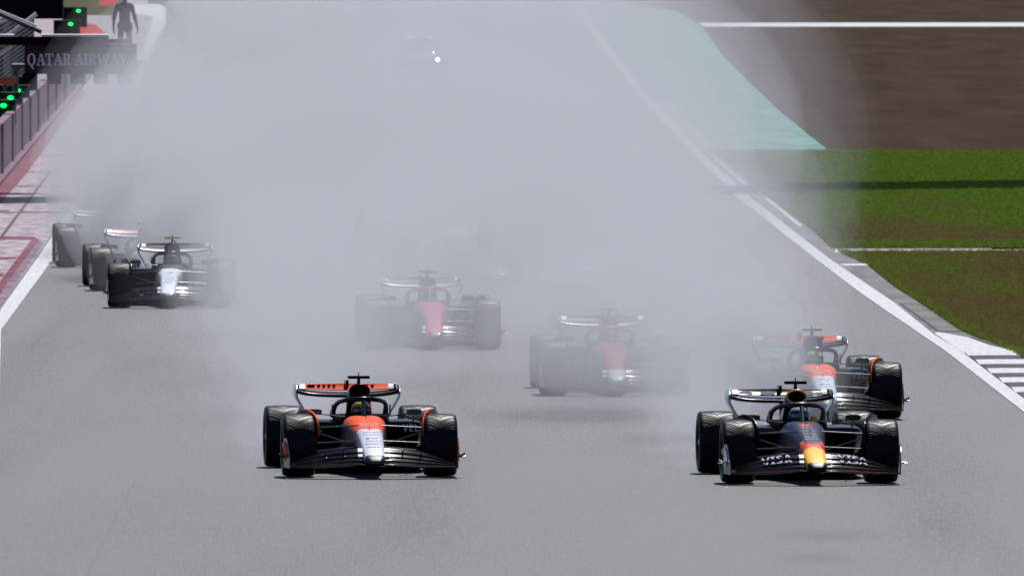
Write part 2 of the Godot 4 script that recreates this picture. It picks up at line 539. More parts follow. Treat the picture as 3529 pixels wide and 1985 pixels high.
	ground("kerb_end_gap", [[6.84, 284.8], [7.05, 282.6], [7.24, 277.2], [7.05, 279.8]], 0.02, M.black_paint)
	ground("drain_strip", [[6.05, 354.0], [30, 357.0], [30, 353.6], [5.99, 351.7]], 0.01, M.concrete_strip)
	# left edge of the track
	ground("road_edge_line", [[-6.6, 200], [-7.2, 255], [-8.2, 303.8], [-8.71, 349.2], [-8.89, 363.9], [-9.14, 383.5], [-10.6, 500], [-13.3, 668], [-13.05, 668], [-10.2, 500], [-8.82, 383.5], [-8.61, 366.0], [-8.34, 342.5], [-7.81, 289.5], [-6.9, 255], [-6.3, 200]], 0.008, M.white_paint)
	ground("pit_apron", [[-7.0, 200], [-7.3, 255], [-8.25, 303.8], [-8.75, 349.2], [-8.93, 363.9], [-9.2, 383.5], [-10.66, 500], [-13.36, 668], [-16.0, 830], [-24, 1250], [-40, 1250], [-16, 668], [-9, 200]], 0.004, M.pink_concrete)
	ground("apron_gravel", [[-9.14, 364.3], [-8.93, 361.0], [-8.24, 303.8], [-7.3, 255], [-7.55, 255], [-8.57, 317.6]], 0.008, M.mauve_gravel)
	ground("apron_paint", [[-9.28, 367.7], [-9.1, 364.3], [-8.62, 322.0], [-8.3, 302.0], [-7.6, 255], [-7.85, 255], [-8.55, 302.0], [-8.81, 326.7]], 0.012, M.magenta_paint)
	ground("apron_paint", [[-11.0, 367.7], [-9.28, 367.7], [-9.24, 364.6], [-11.0, 364.6]], 0.012, M.magenta_paint)
	ground("apron_paint", [[-10.8, 347.0], [-9.06, 347.0], [-9.04, 345.4], [-10.8, 345.4]], 0.012, M.magenta_paint)
	ground("apron_paint", [[-10.6, 332.0], [-8.9, 332.0], [-8.86, 329.5], [-10.6, 329.5]], 0.012, M.magenta_paint)
	for q in [[386.0, 1.2], [376.5, 0.7], [398.0, 0.8]]:
		ground("apron_paint", [[-12, q[0]], [-10.55, q[0]], [-10.55, q[0] - q[1]], [-12, q[0] - q[1]]], 0.012, M.magenta_paint)
	ground("apron_paint", [[-11.5, 408], [-11.0, 408], [-11.52, 449], [-12.9, 543], [-14.3, 637], [-14.9, 637], [-13.4, 543], [-12.05, 449]], 0.012, M.magenta_paint)
	ground("apron_joint", [[-11.02, 449.2], [-10.96, 449.2], [-9.86, 366.4], [-9.92, 366.4]], 0.014, M.seam)
	for q in [395.0, 412.0, 430.0, 452.0, 480.0, 512.0, 548.0]:
		ground("apron_joint", [[-0.0129 * q - 6.1, q], [-9.9 - (q - 450) * 0.014, q], [-9.9 - (q - 450) * 0.014, q + 0.7], [-0.0129 * q - 6.1, q + 0.7]], 0.016, M.seam)
	# far left: pit exit
	ground("pit_exit_road", [[-16.2, 830], [-14.0, 700], [-13.3, 668], [-15, 668], [-19.5, 820], [-23.5, 1024], [-21.4, 1024], [-20, 1100]], 0.008, M.pit_concrete)
	ground("pit_exit_line", [[-22.44, 1118], [-20.95, 1126], [-19.89, 1088], [-17.51, 958], [-15.36, 812], [-13.05, 668], [-13.4, 668], [-16.1, 833], [-19.16, 1012], [-20.56, 1035]], 0.014, M.white_paint)
	ground("pit_exit_lawn", [[-60, 1300], [-26.0, 1300], [-21.43, 1025], [-60, 1025]], 0.012, M.soil)
	ground("pit_exit_kerb", [[-20.4, 878], [-21.6, 955], [-21.0, 955], [-18.7, 878]], 0.02, M.red_paint)
	ground("pit_exit_kerb", [[-25.6, 1180], [-24.45, 1180], [-23.3, 1110], [-24.3, 1110]], 0.02, M.red_paint)
	ground("pit_lane", [[-9, 200], [-16, 668], [-40, 1250], [-90, 1250], [-90, 200]], 0.0, M.pit_concrete)

func make_grass() -> void:
	# the strip right of the track: blades in tufts, thousands of them
	var blade := Geo.new()
	for i in 9:
		var a := rng.randf() * TAU
		var r := rng.randf_range(0.0, 0.06)
		var foot := Vector3(cos(a) * r, 0, sin(a) * r)
		var lean := Vector3(rng.randf_range(-0.04, 0.04), rng.randf_range(0.035, 0.075), rng.randf_range(-0.04, 0.04))
		var wide := Vector3(cos(a * 3.0), 0, sin(a * 3.0)) * 0.008
		var p := blade.vert(foot - wide)
		var q := blade.vert(foot + wide)
		var t := blade.vert(foot + lean)
		blade.tri(p, t, q)
	var gm := tinted("grass", 0.9, 0.0, 0.15)
	gm.backlight_enabled = true; gm.backlight = Color(0.6, 0.6, 0.6)
	var big := FastNoiseLite.new(); big.seed = 9; big.frequency = 0.05; big.fractal_octaves = 3
	var fine := FastNoiseLite.new(); fine.seed = 12; fine.frequency = 0.35; fine.fractal_octaves = 2
	for zone in 2:
		var lo: float = [256.0, 356.6][zone]
		var hi: float = [353.2, 490.0][zone]
		var pts := PackedFloat32Array()
		var count := 0
		var tries: int = [95000, 125000][zone]
		for i in tries:
			var z := rng.randf_range(lo, hi)
			var x0 := edge_at(z) + 0.02 + absf(fine.get_noise_2d(z * 2.0, 4.0)) * 0.12
			var x := x0 + pow(rng.randf(), 1.15) * (0.0285 * z + 2.2 - x0)
			if x < x0: continue
			var m := big.get_noise_2d(x * 4.0, z * 0.6)
			var f := fine.get_noise_2d(x * 3.0, z * 0.9)
			var tall := rng.randf_range(0.45, 0.95) * (1.0 + 0.3 * m)
			var dry: float
			if zone == 0: dry = clampf(0.93 + m * 0.9 + f * 0.4 - 0.7 * smoothstep(7.0, 0.0, z - lo - 12.0) * 0.3, 0, 1)
			else: dry = clampf(0.62 - (z - 376.0) / 60.0 + m * 1.0 + f * 0.35, 0, 1)
			if zone == 1 and z < 362.0: dry *= 0.25; tall *= 1.3
			if x - x0 < 0.12: dry *= 0.4; tall *= 1.25
			var c := Color(0.265, 0.37, 0.043).lerp(Color(0.325, 0.245, 0.083), dry) * rng.randf_range(0.6, 1.35)
			if zone == 1 and z > 369.0 and z < 375.0 and x > 6.9 and x < 8.6 and rng.randf() < 0.05: c = Color(0.55, 0.42, 0.01)
			if rng.randf() < 0.0035: c = Color(0.32, 0.28, 0.2)
			var a := rng.randf() * TAU
			var ca := cos(a) * tall; var sa := sin(a) * tall
			pts.append_array(PackedFloat32Array([ca, 0, sa, x, 0, tall, 0, 0.0, -sa, 0, ca, -z, c.r, c.g, c.b, 1.0]))
			count += 1
		var mm := MultiMesh.new()
		mm.transform_format = MultiMesh.TRANSFORM_3D
		mm.use_colors = true
		mm.mesh = blade.mesh()
		mm.instance_count = count
		mm.buffer = pts
		var o := MultiMeshInstance3D.new()
		o.name = "grass" if zone == 0 else "grass_001"
		o.multimesh = mm; o.material_override = gm
		add_child(o)
		tag(o, "olive brown mown grass in front of the pale strip across the verge" if zone == 0 else "greener mown grass between the pale strip and the brown run-off", "grass", "", "stuff")
	# soil under the grass
	var gs := mat("verge_soil", Color(0.075, 0.062, 0.02), 1.0, 0.0, 0.1)
	gs.albedo_texture = wear(Color(0.55, 0.6, 0.5), 77, 0.03)
	gs.uv1_triplanar = true; gs.uv1_world_triplanar = true; gs.uv1_scale = Vector3(0.15, 0.15, 0.03)
	var back := EDGE.duplicate()
	back.reverse()
	var near := back.filter(func(p): return p[1] > 255 and p[1] < 356)
	ground("verge", near + [[9.0, 255], [40, 255], [40, 356], [6.1, 354]], 0.006, gs)
	var gs2 := mat("verge_soil_green", Color(0.045, 0.07, 0.012), 1.0, 0.0, 0.1)
	gs2.albedo_texture = gs.albedo_texture
	gs2.uv1_triplanar = true; gs2.uv1_world_triplanar = true; gs2.uv1_scale = Vector3(0.15, 0.15, 0.03)
	ground("verge", [[6.0, 356], [40, 358], [40, 491], [5.22, 488]] + back.filter(func(p): return p[1] > 356 and p[1] < 486), 0.006, gs2)

func make_pit_side() -> void:
	# pit wall: panels between posts, running away on the left
	var wall := thing("pit_wall", Vector3.ZERO)
	tag(wall, "low mauve pit wall of panels and dark posts beside the pit lane", "wall")
	var zs := [400.0, 415.0, 430.0, 445.0, 465.0, 484.6, 503.0, 522.6, 548.0, 572.0, 600.0, 630.0, 660.0, 690.0, 720.0]
	var place := func(z: float) -> Vector3: return Vector3(-11.95 - 0.01405 * (z - 443.0), 0, -z)
	for i in zs.size() - 1:
		var a: Vector3 = place.call(zs[i] + 0.35)
		var b: Vector3 = place.call(zs[i + 1] - 0.35)
		var dir := (b - a).normalized()
		var g := Geo.new()
		g.box((a + b) / 2 + Vector3(-0.12, 0.66, 0), Vector3(0.2, 1.14, a.distance_to(b)), Basis.looking_at(dir))
		part(wall, "panel", g.mesh(), M.wall_panel)
		g = Geo.new()
		g.box((a + b) / 2 + Vector3(-0.06, 0.045, 0), Vector3(0.4, 0.09, a.distance_to(b) + 0.68), Basis.looking_at(dir))
		part(wall, "footing", g.mesh(), M.wall_post)
		g = Geo.new()
		g.box(place.call(zs[i]) + Vector3(-0.1, 0.65, 0), Vector3(0.28, 1.2, 0.6))
		part(wall, "post", g.mesh(), M.wall_post)
	# debris fence on the wall
	var fence := thing("debris_fence", Vector3.ZERO)
	tag(fence, "dark wire debris fence standing on the pit wall behind the sponsor board", "fence")
	var net := Geo.new()
	for i in 60:
		var z := 446.0 + i * 2.4
		var p: Vector3 = place.call(z) + Vector3(-0.85, 1.25, 0)
		net.tube([p, p + Vector3(0, 2.6, 0)], 0.014, 4)
	for i in 22:
		var h := 1.35 + i * 0.12
		net.tube([place.call(446.0) + Vector3(-0.85, h, 0), place.call(588.0) + Vector3(-0.85, h, 0)], 0.013, 4)
	var mesh := part(fence, "wire_mesh", net.mesh(), M.dark_steel)
	mesh.set_meta("kind", "stuff")
	for i in 7:
		var z := 449.0 + i * 23.0
		var g := Geo.new()
		var p: Vector3 = place.call(z) + Vector3(-0.95, 0.0, 0)
		g.tube([p, p + Vector3(0, 4.0, 0), p + Vector3(0.25, 4.4, 0)], 0.05, 8)
		var po := part(fence, "fence_post", g.mesh(), M.dark_steel)
		g = Geo.new()
		g.box(p + Vector3(0.12, 3.3, 0.05), Vector3(0.05, 0.05, 0.05), Basis(Vector3(1, 1, 0).normalized(), 0.7))
		part(po, "bracket", g.mesh(), M.galvanised)
	# grid light panels on the wall
	var spots := [[472.0, -12.36, 0.91, 1.49, "nearest of the three on the pit wall"], [487.0, -12.58, 0.92, 1.52, "middle one of the three on the pit wall"], [502.0, -12.79, 0.96, 1.55, "farthest of the three, below an orange box"], [520.6, -13.05, 1.08, 1.6, ""], [650.0, -14.83, 1.55, 2.27, "lower one above the sponsor board"], [690.0, -15.48, 1.76, 2.47, "upper one above the sponsor board near the lawn"]]
	for q in spots:
		var t := thing("signal_panel", Vector3(q[1], 0, -q[0]))
		var g := Geo.new()
		var mid: float = (q[2] + q[3]) / 2
		g.box(Vector3(-0.45, mid, -0.2), Vector3(0.9, q[3] - q[2], 0.4))
		part(t, "housing", g.mesh(), M.matt_black)
		g = Geo.new()
		g.box(Vector3(-0.45, q[3] + 0.012, -0.18), Vector3(0.94, 0.024, 0.5))
		part(t, "hood", g.mesh(), M.dark_steel)
		g = Geo.new()
		g.tube([Vector3(-0.5, 0.02, -0.3), Vector3(-0.5, q[2] + 0.02, -0.3)], 0.06, 8)
		part(t, "post", g.mesh(), M.dark_steel)
		if q[4]:
			g = Geo.new()
			g.grid([oval(-0.31, q[3] - 0.12, 0.002, 0.085, 0.058, 16, 2.0), oval(-0.31, q[3] - 0.12, 0.05, 0.068, 0.046, 16, 2.0), oval(-0.31, q[3] - 0.12, 0.062, 0.04, 0.03, 16, 2.0)])
			part(t, "lamp", g.mesh(), M.green_lamp)
			var l := OmniLight3D.new()
			l.name = "lamp_glow"; l.light_color = Color(0.02, 1, 0.42); l.light_energy = 0.06; l.light_size = 0.06; l.shadow_enabled = true; l.omni_range = 8.0
			l.position = Vector3(-0.31, q[3] - 0.12, 0.16)
			t.add_child(l)
			tag(t, "black signal panel with green lamp, " + q[4], "signal panel", "signal panels along the pit wall")
		else:
			tag(t, "unlit dark signal panel on the pit wall beyond the three lit ones", "signal panel", "signal panels along the pit wall")
	var ob := thing("equipment_box", Vector3(-13.3, 0, -497))
	tag(ob, "small orange equipment box standing above the green lamp panels", "box")
	var g := Geo.new()
	g.box(Vector3(0, 1.72, 0), Vector3(0.55, 0.14, 0.4))
	part(ob, "case", g.mesh(), M.orange_box)
	g = Geo.new()
	g.box(Vector3(0, 1.81, 0), Vector3(0.6, 0.03, 0.44))
	part(ob, "lid", g.mesh(), M.dark_steel)
	g = Geo.new()
	g.tube([Vector3(0, 0, 0), Vector3(0, 1.65, 0)], 0.05, 8)
	part(ob, "stand", g.mesh(), M.dark_steel)
	# rostrum and the marshal on it
	var ro := thing("marshal_rostrum", Vector3(-10.2, 0, -500))
	tag(ro, "dark steel rostrum behind the sponsor board with a person on it", "platform")
	g = Geo.new(); g.box(Vector3(0, 2.2, 0), Vector3(1.1, 0.08, 1.2)); part(ro, "deck", g.mesh(), M.dark_steel)
	for q in [-0.45, 0.45]:
		g = Geo.new(); g.tube([Vector3(-3.0, 2.1, q), Vector3(0.4, 2.1, q)], 0.06, 8); part(ro, "beam", g.mesh(), M.dark_steel)
		g = Geo.new(); g.tube([Vector3(-2.9, 0, q), Vector3(-2.9, 2.1, q)], 0.07, 8); part(ro, "column", g.mesh(), M.dark_steel)
	make_marshal(Vector3(-10.22, 2.24, -500))

func hand_bones(wrist: Vector3, along: Vector3, across: Vector3, curl: Vector3) -> Array:
	var b := []
	var palm := wrist + along * 0.085
	b.push_back([wrist, wrist + along * 0.03, 0.026, 0.03])
	for k in 4:
		var off := across * (0.028 - 0.019 * k)
		b.push_back([wrist + along * 0.02 + off * 0.5, palm + off, 0.016, 0.013])
		var long: float = [0.033, 0.04, 0.037, 0.028][k]
		var k1 := palm + off + along * long + curl * 0.008
		var k2 := k1 + along * long * 0.6 + curl * long * 0.55
		b.push_back([palm + off, k1, 0.0105, 0.0095])
		b.push_back([k1, k2, 0.0095, 0.008])
		b.push_back([k2, k2 + along * long * 0.2 + curl * long * 0.6, 0.008, 0.007])
	var t0 := wrist + along * 0.03 + across * 0.025
	var t1 := t0 + across * 0.03 + along * 0.03 + curl * 0.012
	b.push_back([t0, t1, 0.015, 0.012])
	b.push_back([t1, t1 + along * 0.033 + curl * 0.012, 0.012, 0.009])
	return b

func make_marshal(at: Vector3) -> void:
	# standing with feet apart, arms held a little off the body, back to the wall; seen against the pale road
	var p := thing("person", at, 0.35)
	tag(p, "person in dark overalls standing with arms hanging above the sponsor board's end", "person")
	var bones := []
	var hips := Vector3(0, 0.92, 0)
	bones += [[hips + Vector3(-0.07, 0, 0), hips + Vector3(0.07, 0, 0), 0.135, 0.135], [hips, Vector3(0, 1.16, -0.01), 0.14, 0.135], [Vector3(0, 1.16, -0.01), Vector3(0, 1.36, -0.02), 0.14, 0.15], [Vector3(-0.11, 1.42, -0.02), Vector3(0.11, 1.42, -0.02), 0.105, 0.105], [Vector3(-0.17, 1.43, -0.02), Vector3(0.17, 1.43, -0.02), 0.075, 0.075], [Vector3(0, 1.45, -0.02), Vector3(0, 1.56, 0.0), 0.06, 0.055]]
	for s in [-1, 1]:
		var knee := Vector3(s * 0.135, 0.49, 0.02); var ankle := Vector3(s * 0.165, 0.09, -0.02)
		bones += [[Vector3(s * 0.095, 0.9, 0), knee, 0.095, 0.065], [knee, ankle, 0.065, 0.045], [ankle, Vector3(s * 0.18, 0.04, 0.05), 0.045, 0.042], [Vector3(s * 0.18, 0.04, 0.05), Vector3(s * 0.195, 0.034, 0.14), 0.042, 0.034]]
		var elbow := Vector3(s * 0.29, 1.13, -0.03); var wrist := Vector3(s * 0.33, 0.87, 0.05)
		bones += [[Vector3(s * 0.2, 1.42, -0.02), elbow, 0.062, 0.05], [elbow, wrist, 0.05, 0.034]]
	var g := Geo.new()
	g.body(bones, 0.016, 0.04)
	for s in [-1, 1]:
		g.body(hand_bones(Vector3(s * 0.33, 0.86, 0.052), Vector3(s * 0.1, -0.98, 0.15).normalized(), Vector3(0, 0.12, 0.99), Vector3(-s, 0, 0)), 0.0055, 0.006)
	# head with face
	var head := [[Vector3(0, 1.69, -0.005), Vector3(0, 1.64, 0.015), 0.088, 0.072], [Vector3(0, 1.60, 0.035), Vector3(0, 1.585, 0.055), 0.05, 0.03], [Vector3(0, 1.665, 0.085), Vector3(0, 1.635, 0.1), 0.011, 0.016], [Vector3(-0.022, 1.603, 0.083), Vector3(0.022, 1.603, 0.083), 0.008, 0.008]]
	for s in [-1, 1]:
		head += [[Vector3(s * 0.086, 1.665, -0.01), Vector3(s * 0.086, 1.63, -0.005), 0.016, 0.012], [Vector3(s * 0.032, 1.675, 0.078), Vector3(s * 0.034, 1.675, 0.078), 0.012, 0.012]]
	g.body(head, 0.008, 0.014)
	part(p, "body", g.mesh(), M.suit)
	g = Geo.new()
	g.body([[Vector3(0, 1.715, -0.015), Vector3(0, 1.70, -0.02), 0.093, 0.093], [Vector3(0, 1.73, 0.05), Vector3(0, 1.715, 0.15), 0.05, 0.03]], 0.01, 0.02)
	part(p, "cap", g.mesh(), M.matt_black)

func make_overhead() -> void:
	# start gantry: mast off to the left, arm over the track above the frame, sponsor board and the backs of the start lights under its near end
	var t := thing("start_gantry", Vector3.ZERO)
	tag(t, "black truss gantry with light boxes reaching in from the pit wall", "gantry")
	t.position = Vector3(-0.12, -0.04, 0)
	var z := -421.0
	var g := Geo.new()
	g.box(Vector3(-11.95, 3.9 + 0.75, z - 2.0), Vector3(4.1, 1.5, 0.9))
	part(t, "cabinet", g.mesh(), M.matt_black)
	g = Geo.new()
	g.box(Vector3(-11.5, 3.42, z), Vector3(5.3, 0.19, 0.5))
	part(t, "beam", g.mesh(), M.matt_black)
	for q in [[-11.3, -10.94], [-10.32, -8.84]]:
		g = Geo.new()
		g.tube([Vector3(q[0], 3.535, z + 0.2), Vector3(q[1], 3.535, z + 0.2)], 0.04, 12)
		part(t, "beam_cap", g.mesh(), M.galvanised)
	g = Geo.new(); g.box(Vector3(-8.6, 3.41, z), Vector3(0.5, 0.1, 0.4)); part(t, "beam_end", g.mesh(), M.dark_steel)
	for q in [[Vector3(-11.7, 4.2, z + 0.1), Vector3(-10.33, 3.62, z + 0.1), 0.05, "dark_steel"], [Vector3(-11.7, 4.27, z + 0.14), Vector3(-10.43, 3.75, z + 0.14), 0.024, "galvanised"], [Vector3(-10.45, 4.02, z - 0.1), Vector3(-11.12, 3.5, z - 0.1), 0.05, "galvanised"], [Vector3(-11.0, 3.33, z - 0.1), Vector3(-11.8, 2.75, z - 0.1), 0.05, "galvanised"], [Vector3(-11.05, 3.95, z - 0.1), Vector3(-11.75, 3.7, z - 0.1), 0.06, "galvanised"]]:
		g = Geo.new()
		g.tube([q[0], q[1]], q[2], 8)
		part(t, "brace", g.mesh(), M[q[3]])
	g = Geo.new(); g.box(Vector3(-14.6, 4.2, z), Vector3(0.7, 8.4, 0.9)); part(t, "mast", g.mesh(), M.dark_steel)
	# arm across the track, set askew as its shadow shows
	var a := Vector3(-14.6, 7.6, -414.0); var b := Vector3(8.0, 7.6, -426.0)
	for q in [Vector3(0, 0.45, 0.35), Vector3(0, 0.45, -0.35), Vector3(0, -0.45, 0.35), Vector3(0, -0.45, -0.35)]:
		g = Geo.new(); g.tube([a + q, b + q], 0.09, 8); part(t, "arm_chord", g.mesh(), M.dark_steel)
	g = Geo.new(); g.box((a + b) / 2, Vector3(a.distance_to(b), 0.6, 0.5), Basis.looking_at((b - a).normalized()) * Basis(Vector3.UP, PI / 2)); part(t, "arm_panel", g.mesh(), M.matt_black)
	for i in 16:
		g = Geo.new()
		var p := a.lerp(b, i / 16.0); var q := a.lerp(b, (i + 1) / 16.0)
		g.tube([p + Vector3(0, -0.45 if i % 2 else 0.45, 0.35), q + Vector3(0, 0.45 if i % 2 else -0.45, 0.35)], 0.05, 6)
		part(t, "lattice", g.mesh(), M.dark_steel)
	# five light boxes, seen from behind
	for i in 5:
		g = Geo.new()
		var x: float = -10.58 + [0.0, 0.535, 1.06, 1.57, 2.1][i]
		g.box(Vector3(x, 2.585, z + 0.3), Vector3(0.32, 0.235, 0.3))
		part(t, "light_box", g.mesh(), M.matt_black)
	var s := thing("sponsor_board", Vector3(-9.58, -0.04, z + 0.3))
	tag(s, "dark maroon advertising board with pale capital letters hung under the gantry beam", "sign")
	g = Geo.new(); g.box(Vector3(0, 3.02, 0), Vector3(2.49, 0.62, 0.12)); part(s, "panel", g.mesh(), M.board)
	for q in [[Vector3(0, 3.34, 0), Vector3(2.52, 0.025, 0.15)], [Vector3(0, 2.70, 0), Vector3(2.52, 0.025, 0.15)]]:
		g = Geo.new(); g.box(q[0], q[1]); part(s, "frame", g.mesh(), M.matt_black)
	lettering(s, "lettering", "QATAR AIRWAYS", 0.25, M.letter_lilac, Transform3D(Basis.IDENTITY, Vector3(0, 3.0, 0.066)), true, true, 2.36)
	# footbridge that crosses the track askew above the frame; only its shadow is in the picture
	var br := thing("footbridge", Vector3.ZERO)
	tag(br, "long dark footbridge crossing over the track, known by its shadow", "bridge")
	var c := Vector3(-26, 6.3, -400.0); var d := Vector3(30, 6.3, -453.5)
	var turn := Basis.looking_at((d - c).normalized())
	var span := func(off: float, half0: float, half1: float, y0: float, y1: float) -> ArrayMesh:
		var rows := []
		for e in [[c, half0, 1.0], [d, half1, 1.9]]:
			var m: Vector3 = e[0] + turn * Vector3(off * e[2], 0, 0)
			var r: Vector3 = turn * Vector3(e[1], 0, 0)
			rows.push_back(PackedVector3Array([m - r + Vector3(0, y0, 0), m + r + Vector3(0, y0, 0), m + r + Vector3(0, y1, 0), m - r + Vector3(0, y1, 0)]))
		var gg := Geo.new()
		gg.grid(rows)
		return gg.mesh()
	part(br, "deck", span.call(0.0, 2.2, 4.6, -0.25, 0.25), M.dark_steel)
	for q in [-1.0, 1.0]: part(br, "parapet", span.call(q * 2.3, 0.06, 0.06, 0.25, 1.35), M.dark_steel)
	for q in [c.lerp(d, 0.03), c.lerp(d, 0.97)]:
		g = Geo.new(); g.box(Vector3(q.x, 3.03, q.z), Vector3(0.8, 6.05, 3.0), turn); part(br, "pier", g.mesh(), M.pit_concrete)

# ---------------------------------------------------------------- racing cars
func wing_low(t: float) -> float: return 0.135 + 0.04 * exp(-pow(t / 0.45, 2.0)) - 0.02 * exp(-pow(t / 0.12, 2.0))
func wing_top(t: float) -> float: return maxf(0.19 + 0.155 * (1.0 - pow(t / 0.87, 2.6)), wing_low(t) + 0.035)
func wing_lead(t: float) -> float: return 1.2 - 0.3 * pow(t, 1.6)

# [leading edge, trailing edge] of front wing element k at distance t from the middle
func wing_at(k: int, t: float) -> Array:
	var lead := wing_lead(t)
	var z0 := [0.0, 0.195, 0.255, 0.32]
	var z1 := [0.19, 0.245, 0.31, 0.405]
	var share := [0.0, 0.13, 0.36, 0.66, 1.0]
	var lo := wing_low(t)
	var hi := wing_top(t)
	var gap := minf(0.016, (hi - lo) * 0.1)
	var y0: float = lerpf(lo, hi, share[k]) + (0.0 if k == 0 else gap)
	var y1: float = lerpf(lo, hi, share[k + 1])
	return [Vector2(lead - z0[k], y0), Vector2(lead - z1[k], y1)]

func wing_section(x: float, a: Vector2, b: Vector2, thick: float, sag: float) -> PackedVector3Array:
	# a drop shape from leading edge a to trailing edge b, in the y,z plane at x
	var ring := PackedVector3Array()
	var d := b - a
	var up := Vector2(d.y, -d.x).normalized()
	if up.y < 0: up = -up
	for j in 14:
		var s := cos(TAU * j / 14.0)
		var t := 0.5 - 0.5 * s
		var h := thick * sin(TAU * j / 14.0) * (1.0 - 0.75 * t)
		var q := a + d * t + up * (h - sag * 4.0 * t * (1.0 - t))
		ring.push_back(Vector3(x, q.y, q.x))
	return ring

func nose_top(z: float) -> float:
	var p := [[-2.0, 0.675], [-0.95, 0.67], [-0.6, 0.655], [-0.2, 0.60], [0.15, 0.545], [0.4, 0.487], [0.8, 0.38], [1.0, 0.318], [1.12, 0.278], [1.2, 0.245], [1.24, 0.215]]
	for i in p.size() - 1:
		if z <= p[i + 1][0]: return lerpf(p[i][1], p[i + 1][1], clampf((z - p[i][0]) / (p[i + 1][0] - p[i][0]), 0, 1))
	return 0.215

func nose_low(z: float) -> float:
	var p := [[-2.0, 0.12], [-1.2, 0.15], [-0.6, 0.26], [0.0, 0.30], [0.4, 0.27], [0.8, 0.215], [1.12, 0.165], [1.2, 0.165], [1.24, 0.185]]
	for i in p.size() - 1:
		if z <= p[i + 1][0]: return lerpf(p[i][1], p[i + 1][1], clampf((z - p[i][0]) / (p[i + 1][0] - p[i][0]), 0, 1))
	return 0.185

func nose_half(z: float) -> float:
	var p := [[-2.0, 0.30], [-1.0, 0.262], [-0.6, 0.232], [-0.2, 0.186], [0.15, 0.152], [0.4, 0.142], [0.8, 0.128], [1.0, 0.122], [1.12, 0.115], [1.2, 0.092], [1.24, 0.06]]
	for i in p.size() - 1:
		if z <= p[i + 1][0]: return lerpf(p[i][1], p[i + 1][1], clampf((z - p[i][0]) / (p[i + 1][0] - p[i][0]), 0, 1))
	return 0.06

func lathe_x(profile: Array, k := 72, uvs := Vector2.ONE) -> Geo:
	# profile of [x, radius], turned about the x axis
	var rows := []
	for i in k + 1:
		var a := TAU * i / k
		var row := PackedVector3Array()
		for p in profile: row.push_back(Vector3(p[0], p[1] * cos(a), p[1] * sin(a)))
		rows.push_back(row)
	var g := Geo.new()
	g.grid(rows, false, null, false, uvs)
	# weld the seam's normals
	var m := profile.size()
	for j in m:
		var s := g.n[j] + g.n[k * m + j]
		g.n[j] = s; g.n[k * m + j] = s
	return g

